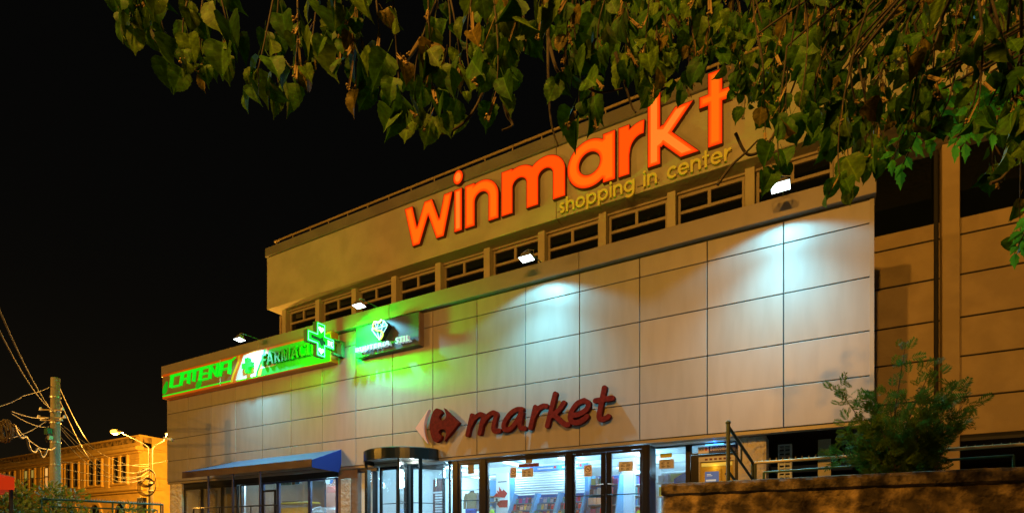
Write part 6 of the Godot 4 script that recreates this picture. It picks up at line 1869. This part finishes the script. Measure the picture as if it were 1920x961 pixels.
func lindens() -> void:
	var veins := vein_texture()
	var greens := []
	for c in [[0.060, 0.17, 0.005], [0.10, 0.20, 0.006], [0.026, 0.105, 0.005], [0.17, 0.13, 0.010], [0.042, 0.15, 0.005]]:
		var m := mat(c[0], c[1], c[2], 0.5)
		m.albedo_texture = veins; m.metallic_specular = 0.25; m.roughness = 0.6
		m.backlight_enabled = true; m.backlight = lin(0.45, 0.5, 0.2)
		greens.append(m)
	var shapes := []
	for k in 5: shapes.append(linden_leaf([0.12, 0.28, 0.6, 0.25, 1.3][k], [0.2, 0.5, 0.35, 1.1, 0.5][k], [0.035, 0.04, 0.03, 0.05, 0.03][k], k))
	var hanging_tips := [Vector3(-2.56, 3.79, 11.5), Vector3(-2.57, 3.83, 11.44), Vector3(-2.53, 3.85, 11.38), Vector3(-2.55, 3.79, 11.31), Vector3(-2.38, 3.64, 11.33), Vector3(-2.4, 3.7, 11.24), Vector3(-1.88, 3.39, 11.46), Vector3(-2, 3.43, 11.27), Vector3(-2.12, 3.61, 11.07), Vector3(-1.93, 3.58, 11.13), Vector3(-1.98, 3.71, 11.01), Vector3(-1.6, 3.47, 11.25), Vector3(-1.7, 3.62, 11.1), Vector3(-1.58, 3.45, 11.15), Vector3(-1.65, 3.47, 11.02), Vector3(-1.6, 3.48, 10.98), Vector3(-1.34, 3.15, 11.16), Vector3(-1.36, 3.24, 11.05), Vector3(-1.32, 3.25, 10.99), Vector3(-1.45, 3.52, 10.7), Vector3(-1.37, 3.52, 10.74), Vector3(-1.17, 3.34, 10.97), Vector3(-1.29, 3.71, 10.67), Vector3(-1.08, 3.26, 10.93), Vector3(-1.16, 3.54, 10.7), Vector3(-1.01, 3.47, 10.9), Vector3(-0.99, 3.72, 10.73), Vector3(-1.16, 4.01, 10.32), Vector3(-0.95, 3.54, 10.59), Vector3(-0.91, 3.38, 10.56), Vector3(-1.01, 3.69, 10.18), Vector3(-1.05, 3.97, 10.26), Vector3(-0.85, 3.65, 10.49), Vector3(-0.91, 4.08, 10.13), Vector3(-0.78, 3.77, 10.3), Vector3(-1, 4.26, 9.61), Vector3(-0.79, 3.89, 10.04), Vector3(-0.95, 4.4, 9.28), Vector3(-0.81, 4.21, 9.49), Vector3(-0.79, 4.42, 9.16), Vector3(-0.73, 4.48, 9.21), Vector3(-0.55, 4.05, 9.79), Vector3(-0.29, 3.53, 9.57), Vector3(-0.22, 3.4, 9.75), Vector3(-0.18, 3.58, 9.76), Vector3(-0.13, 3.58, 9.82), Vector3(-0.07, 3.77, 9.51), Vector3(-0.04, 3.83, 9.15), Vector3(0.03, 3.23, 9.8), Vector3(0.08, 3.63, 8.99), Vector3(0.12, 3.54, 9.36), Vector3(0.18, 3.54, 9.36), Vector3(0.27, 3.95, 8.72), Vector3(0.32, 3.74, 9.08), Vector3(0.37, 3.68, 9.24), Vector3(0.49, 3.84, 8.98), Vector3(0.63, 4.05, 8.65), Vector3(0.58, 3.56, 9.42), Vector3(0.89, 4.19, 8.19), Vector3(0.7, 3.39, 9.39), Vector3(0.81, 3.76, 8.49), Vector3(0.98, 3.43, 8.28), Vector3(0.72, 3.53, 9.39)]
	var inner_tips := [Vector3(-1.53, 3.97, 10.69), Vector3(-2.31, 3.82, 11.46), Vector3(-1.37, 4.16, 10.45), Vector3(-1.25, 3.73, 10.72), Vector3(-0.41, 5.16, 8.15), Vector3(-1.23, 5.37, 8.57), Vector3(1, 6.14, 6.95), Vector3(-1.18, 5.28, 8.97), Vector3(1.15, 5.75, 6.92), Vector3(0.09, 4.56, 8.92), Vector3(-0.68, 4.51, 9.75), Vector3(0.35, 3.81, 9.13), Vector3(-1.28, 4.94, 9.21), Vector3(-0.24, 5.24, 8.48), Vector3(0.7, 4.75, 8.33), Vector3(-0.91, 4.09, 10.15), Vector3(-0.01, 3.82, 9.41), Vector3(0.57, 4.62, 7.93), Vector3(0.63, 5.05, 8.35), Vector3(-0.82, 4.35, 9.49), Vector3(-0.14, 5.03, 7.82), Vector3(1.04, 4.7, 7.98), Vector3(0.46, 4.46, 8.77), Vector3(-0.22, 4.9, 8.96), Vector3(1.15, 4.29, 7.6), Vector3(-0, 4.15, 9.5), Vector3(-0.69, 5.34, 8.1), Vector3(-0.4, 4.82, 8.15), Vector3(0.51, 5.09, 7.66), Vector3(-0.3, 4.13, 9.23), Vector3(-0.04, 4.81, 8.14), Vector3(-0.56, 4.73, 8.53), Vector3(0.19, 5.35, 8.34), Vector3(-0.62, 4.79, 8.99), Vector3(0.83, 5.25, 7.39), Vector3(-0.43, 4.97, 8.25), Vector3(0.88, 5.62, 7.26), Vector3(1.05, 5.49, 6.86), Vector3(1.03, 4.84, 7.9), Vector3(-1.09, 5.47, 8.17), Vector3(-0.06, 4.99, 8.08), Vector3(0.61, 5.66, 7.56), Vector3(0.18, 4.42, 8.63), Vector3(0.31, 4.7, 8.06), Vector3(0.41, 4.56, 9.1), Vector3(-0.12, 4.25, 9.27), Vector3(0.32, 3.89, 9.43), Vector3(-0.05, 4.21, 9.61), Vector3(-0.8, 4.44, 9.74), Vector3(-0.78, 5.18, 9.08), Vector3(-0.31, 4.74, 8.52), Vector3(-0.48, 3.89, 9.98), Vector3(-0.22, 4.85, 8.89), Vector3(-0.96, 4.53, 9.39), Vector3(-1.01, 4.21, 10.07), Vector3(0.11, 5.01, 8.3), Vector3(0.97, 4.4, 8.19), Vector3(0.65, 4.51, 8.48), Vector3(-0.98, 4.99, 8.97), Vector3(1.07, 4.55, 7.69), Vector3(0.04, 3.78, 9.22), Vector3(-0.43, 5.26, 7.93), Vector3(-0.42, 5.66, 7.22), Vector3(0.09, 4.71, 8.62), Vector3(-0.05, 4.46, 8.31), Vector3(1.27, 4.71, 7), Vector3(-0.12, 4.83, 8.05), Vector3(0.22, 6.4, 6.62), Vector3(0.32, 5.43, 7.85), Vector3(-0.37, 4.87, 8.33), Vector3(-0.07, 5.45, 7.19), Vector3(-0.52, 4.83, 8.84), Vector3(1, 4.53, 8.05), Vector3(-0.13, 6.77, 6.81), Vector3(-0.05, 5.05, 8.07), Vector3(0.69, 5.62, 6.96), Vector3(-0.35, 4.43, 8.68), Vector3(0.36, 5.01, 8.29), Vector3(0.36, 4.99, 8.12), Vector3(0.6, 4.32, 8.81), Vector3(-0.16, 6.23, 7.01), Vector3(0.79, 4.26, 8.75), Vector3(0.9, 5.55, 7.27), Vector3(0.73, 5.12, 7.61), Vector3(1.05, 5.15, 7.65), Vector3(0.9, 5.15, 7.98), Vector3(1.14, 6.53, 6.47), Vector3(0.63, 4.94, 8.16), Vector3(0.7, 4.25, 8.48), Vector3(0.3, 5.12, 7.81), Vector3(0.02, 5.82, 7.75), Vector3(0.79, 5.18, 8.21), Vector3(1.03, 5.25, 6.98), Vector3(-0.71, 5.93, 7.17), Vector3(0.97, 4.07, 8.56), Vector3(1.06, 5.88, 7), Vector3(0.96, 4.21, 8.35), Vector3(-0.05, 4.13, 8.89), Vector3(0.45, 4.68, 8.58), Vector3(0.45, 4.92, 8.71), Vector3(0.08, 4.77, 9.05), Vector3(0.58, 5.62, 6.69), Vector3(-0.32, 4.88, 8.63), Vector3(0.65, 6.13, 6.49), Vector3(0.11, 6.22, 7.41), Vector3(-0.33, 4.99, 8.15), Vector3(1.19, 5.38, 6.99), Vector3(-0.1, 4.8, 8.66), Vector3(0.65, 4.57, 8.53), Vector3(-0.19, 5.96, 7.48), Vector3(-0.29, 5.33, 7.75), Vector3(-0.35, 4.22, 9.21), Vector3(-0.32, 4.53, 8.82), Vector3(0.95, 4.95, 7.88), Vector3(1.01, 6.33, 6.83), Vector3(-0.63, 6.66, 7.19), Vector3(0.54, 4.78, 8.64), Vector3(1.45, 5.48, 6.34), Vector3(-0.32, 4.7, 8.53), Vector3(-0.18, 5.74, 7.79), Vector3(0.04, 4.58, 8.88), Vector3(1.12, 5.63, 6.56), Vector3(0.21, 4.71, 7.81), Vector3(0.58, 5.62, 7.04), Vector3(0.1, 4.69, 9.1), Vector3(-0.28, 6.69, 7.15), Vector3(0.22, 3.97, 9.12), Vector3(0.3, 4.85, 7.5), Vector3(0.16, 4.44, 8.9), Vector3(-0.3, 5.37, 8.46), Vector3(0.1, 4.04, 8.8), Vector3(-0.11, 4.85, 8.9), Vector3(-0.07, 5.54, 8.06), Vector3(-0.51, 4.57, 8.6), Vector3(1.28, 5.43, 6.81)]
	
	var t := thing("linden_tree", "linden tree whose drooping leafy branches hang over the view", "tree", Vector3.ZERO)
	part(t, "trunk", MB.new().tube([Vector3(3.6, 0, 12.0), Vector3(3.5, 1.5, 11.9), Vector3(3.3, 2.8, 11.7), Vector3(2.9, 4.2, 11.3)], 0.24, 0.15, 16), M.bark)
	# boughs: main limbs above the frame, from which the twigs hang
	var boughs := [
		[Vector3(2.9, 4.1, 11.35), Vector3(1.6, 4.75, 10.9), Vector3(0.2, 4.95, 10.75), Vector3(-1.2, 4.9, 10.95), Vector3(-2.7, 4.75, 11.35)],
		[Vector3(2.95, 4.0, 11.3), Vector3(2.0, 5.1, 10.3), Vector3(1.0, 5.6, 9.6), Vector3(-0.2, 5.6, 9.4), Vector3(-1.0, 5.5, 9.6)],
		[Vector3(2.9, 4.15, 11.3), Vector3(2.5, 5.6, 9.7), Vector3(1.9, 6.2, 8.6), Vector3(1.2, 6.5, 7.9)],
		[Vector3(2.95, 4.05, 11.3), Vector3(2.4, 4.7, 10.6), Vector3(1.5, 4.6, 10.0), Vector3(0.7, 4.35, 9.55)],
	]
	var hang := []
	for b in boughs:
		var c := Curve3D.new()
		for i in b.size():
			var tt: Vector3 = (b[mini(i + 1, b.size() - 1)] - b[maxi(i - 1, 0)]) / 6.0
			c.add_point(b[i], -tt, tt)
		c.bake_interval = 0.15
		var pts := Array(c.get_baked_points())
		part(t, "bough", MB.new().tube(pts, 0.085, 0.022, 10), M.bark)
		hang.append_array(pts.slice(4))
	var loose := []
	for k in 25: loose.append([])
	var bracts := []
	var single := 0
	var eye := Vector3(0, 1.6, 12.7)
	var all := hanging_tips + inner_tips
	for n in all.size():
		var tip: Vector3 = all[n]
		var outer := n < hanging_tips.size()
		# the twig leaves the nearest bough and droops to its tip
		var best: Vector3 = hang[0]
		for h in hang:
			if h.distance_to(tip + Vector3(0, 0.7, 0)) < best.distance_to(tip + Vector3(0, 0.7, 0)): best = h
		var top := tip + Vector3(rng.randf_range(-0.12, 0.12), rng.randf_range(0.45, 0.7), rng.randf_range(-0.12, 0.12))
		if top.y > best.y - 0.1: top.y = best.y - 0.1
		if top.y < tip.y + 0.3: top.y = tip.y + 0.3
		var c := Curve3D.new()
		c.add_point(best, Vector3.ZERO, (top - best) * 0.35 + Vector3(0, 0.1, 0))
		c.add_point(top, (best - top) * 0.25 + Vector3(0, 0.06, 0), (tip - top) * 0.3 + Vector3(rng.randf_range(-0.05, 0.05), 0, rng.randf_range(-0.05, 0.05)))
		c.add_point(tip, Vector3(rng.randf_range(-0.05, 0.05), 0.18, rng.randf_range(-0.05, 0.05)), Vector3.ZERO)
		c.bake_interval = 0.025
		var pts := Array(c.get_baked_points())
		var twig := part(t, "twig", MB.new().tube(pts, 0.009, 0.0022, 6), M.twig)
		var keep := pts.size() - int(((0.56 if outer else 0.78) + rng.randf_range(-0.16, 0.12)) / 0.025)
		var i := pts.size() - 1
		var side := 1.0
		while i >= maxi(keep, 2):
			var p: Vector3 = pts[i]
			var end := i > pts.size() - 4
			for rep in (2 if end else 1):
				side = -side
				var along: Vector3 = (pts[i] - pts[maxi(i - 2, 0)]).normalized()
				var spread := along.cross(Vector3(rng.randfn(0, 0.5), 0.2, 1.0)).normalized() * side
				var dir := (Vector3(0, -1.0, 0) + spread * rng.randf_range(0.1, 0.75) + along * 0.25 + Vector3(rng.randfn(0, 0.22), rng.randfn(0, 0.12), rng.randfn(0, 0.22))).normalized()
				# blades turn their upper face outwards, roughly to the open side
				var out := (Vector3(rng.randfn(0.3, 0.65), rng.randfn(-0.1, 0.5), rng.randfn(0.75, 0.5))).normalized()
				var sx := dir.cross(out).normalized()
				var nz := sx.cross(dir).normalized()
				var near_ := p.distance_to(eye)
				var s := rng.randf_range(0.07, 0.14) * (0.75 if end and rep == 0 else 1.0)
				if not outer: s *= 0.95
				if n > hanging_tips.size() + 70: s *= 0.85
				var stalk := p + spread * 0.012 + dir * s * 0.32
				var xf := Transform3D(Basis(sx, dir, -nz if nz.z < -0.2 and rng.randf() < 0.5 else nz).orthonormalized().scaled(Vector3.ONE * s), stalk)
				var shape := rng.randi_range(0, 4)
				var roll := rng.randf()
				var col := 3 if roll < 0.06 else 1 if roll < 0.36 else 2 if roll < 0.55 else 4 if roll < 0.75 else 0
				if outer and single < 300:
					single += 1
					var o := part(twig, "leaf", shapes[shape], greens[col])
					o.transform = xf
				else:
					loose[shape * 5 + col].append(xf)
			if rng.randf() < 0.4:
				var d2 := Vector3(rng.randfn(0, 0.35), -1, rng.randfn(0, 0.35)).normalized()
				var s2 := d2.cross(Vector3(rng.randfn(0, 1), 0, 1)).normalized()
				bracts.append(Transform3D(Basis(s2, d2, s2.cross(d2)).scaled(Vector3.ONE * rng.randf_range(0.8, 1.4)), p))
			i -= rng.randi_range(2, 5) if outer else rng.randi_range(2, 4)
	for k in 25:
		if loose[k].size(): multimesh(t, "leaves", shapes[k / 5], loose[k], greens[k % 5])
	var br := MB.new()
	for k in 5:
		var y0 := 0.02 + 0.014 * k
		br.quad(Vector3(-0.006, y0, 0.002 * k), Vector3(0.006, y0, 0.002 * k), Vector3(0.006, y0 + 0.014, 0.002 * k + 0.002), Vector3(-0.006, y0 + 0.014, 0.002 * k + 0.002), Vector3(0, 0, 1))
	br.tube([Vector3.ZERO, Vector3(0, 0.03, 0.004), Vector3(0.004, 0.085, 0.012)], 0.0012, 0.0008, 4, false)
	for q in [Vector3(0.008, 0.09, 0.014), Vector3(-0.004, 0.095, 0.01), Vector3(0.002, 0.083, 0.018)]: br.ball(q, Vector3.ONE * 0.0045, 4, 6)
	multimesh(t, "seed_bracts", br.mesh(), bracts, mat(0.17, 0.115, 0.03, 0.8))
	# bare hooked twigs that stand out against the sky
	for q in [[Vector3(-1.13, 3.9, 10.69), Vector3(-1.09, 3.68, 10.68), Vector3(-1.1, 3.6, 10.68)], [Vector3(-1.2, 3.51, 10.79), Vector3(-1.19, 3.35, 10.85), Vector3(-1.24, 3.26, 10.87), Vector3(-1.3, 3.2, 10.91), Vector3(-1.37, 3.18, 10.95)], [Vector3(-1.17, 3.39, 10.72), Vector3(-1.16, 3.34, 10.71), Vector3(-1.14, 3.3, 10.7), Vector3(-1.18, 3.28, 10.72)], [Vector3(-1.06, 3.77, 10.54), Vector3(-1.03, 3.63, 10.53), Vector3(-1, 3.58, 10.51), Vector3(-0.91, 3.53, 10.46), Vector3(-0.86, 3.51, 10.43), Vector3(-0.78, 3.53, 10.38)], [Vector3(-1.1, 3.93, 10.45), Vector3(-1.1, 3.65, 10.45), Vector3(-1.09, 3.46, 10.44), Vector3(-1.06, 3.35, 10.43)], [Vector3(-0.84, 3.77, 10.3), Vector3(-0.8, 3.62, 10.28), Vector3(-0.78, 3.54, 10.26), Vector3(-0.76, 3.5, 10.26)], [Vector3(-0.42, 3.63, 9.71), Vector3(-0.36, 3.52, 9.68), Vector3(-0.26, 3.61, 9.62), Vector3(-0.14, 3.95, 9.55)], [Vector3(-0.48, 3.31, 9.86), Vector3(-0.42, 3.4, 9.83), Vector3(-0.36, 3.46, 9.8), Vector3(-0.31, 3.52, 9.77)], [Vector3(0.64, 3.25, 9.34), Vector3(0.69, 3.28, 9.31), Vector3(0.75, 3.38, 9.28), Vector3(0.76, 3.53, 9.27)]]:
		var c := Curve3D.new()
		for i in q.size():
			var tt: Vector3 = (q[mini(i + 1, q.size() - 1)] - q[maxi(i - 1, 0)]) / 6.0
			c.add_point(q[i], -tt, tt)
		c.bake_interval = 0.02
		part(t, "bare_twig", MB.new().tube(Array(c.get_baked_points()), 0.008, 0.004, 7), M.twig)
	maple(greens[4])

func maple(green: Material) -> void:
	# a second tree with pointed compound leaves shows between the linden's branches
	var t := thing("ash_tree", "second tree with bright green pointed leaflets hanging before the wing", "tree")
	part(t, "trunk", MB.new().tube([Vector3(5.2, 0, 8.6), Vector3(5.0, 3.0, 8.4), Vector3(4.2, 5.2, 8.0)], 0.16, 0.09, 12), M.bark)
	var leaf := MB.new()
	for s in [-1.0, 1.0]:
		var edge := [Vector2(0, 0), Vector2(0.16 * s, 0.22), Vector2(0.24 * s, 0.42), Vector2(0.17 * s, 0.46), Vector2(0.19 * s, 0.62), Vector2(0.10 * s, 0.68), Vector2(0, 1)]
		for i in 6:
			var a: Vector2 = edge[i]
			var b: Vector2 = edge[i + 1]
			var A := Vector3(a.x, a.y, absf(a.x) * 0.4)
			var B := Vector3(b.x, b.y, absf(b.x) * 0.4)
			var m0 := Vector3(0, a.y, 0)
			var m1 := Vector3(0, b.y, 0)
			for f in [[m0, A, B], [m0, B, m1]]:
				var nn: Vector3 = (f[1] - f[0]).cross(f[2] - f[0])
				if nn.length() > 1e-9: leaf.tri(f[0], f[1], f[2], (nn if nn.z > 0 else -nn).normalized())
	var lm := leaf.mesh()
	var m := mat(0.03, 0.15, 0.004, 0.7)
	m.metallic_specular = 0.15
	m.backlight_enabled = true; m.backlight = lin(0.15, 0.5, 0.03)
	for q in [Vector3(0.28, 3.63, 9.09), Vector3(0.33, 3.64, 8.94), Vector3(0.46, 3.74, 8.98), Vector3(0.57, 3.71, 8.92), Vector3(0.64, 3.79, 8.76), Vector3(0.66, 3.73, 8.98), Vector3(0.72, 3.7, 8.95), Vector3(0.42, 3.9, 8.77), Vector3(0.81, 3.76, 9.01), Vector3(0.85, 3.13, 8.76), Vector3(0.9, 3.19, 8.73), Vector3(0.87, 4.07, 8.4)]:
		var top: Vector3 = q + Vector3(0.12, 0.38, -0.05)
		var pts := [Vector3(4.2, 5.2, 8.0), (top + Vector3(4.2, 5.2, 8.0)) / 2 + Vector3(0, 0.3, 0), top, q.lerp(top, 0.5) + Vector3(0.02, 0, 0.02), q]
		var b := part(t, "twig", MB.new().tube(pts, 0.012, 0.002, 6), M.twig)
		for k in 9:
			var p: Vector3 = q.lerp(top, k / 8.0 * 0.8)
			var s := -1.0 if k % 2 else 1.0
			var dir := Vector3(s * 0.75 * 0.868 + rng.randfn(0, 0.15), -0.75 + rng.randfn(0, 0.15), -s * 0.75 * 0.496 + rng.randfn(0, 0.2)).normalized() if k else Vector3(0, -1, 0)
			var sx := dir.cross(Vector3(rng.randfn(0, 0.3), rng.randfn(0, 0.3), 1)).normalized()
			var o := part(b, "leaflet", lm, m)
			o.transform = Transform3D(Basis(sx, dir, sx.cross(dir)).scaled(Vector3.ONE * rng.randf_range(0.085, 0.12)), p)
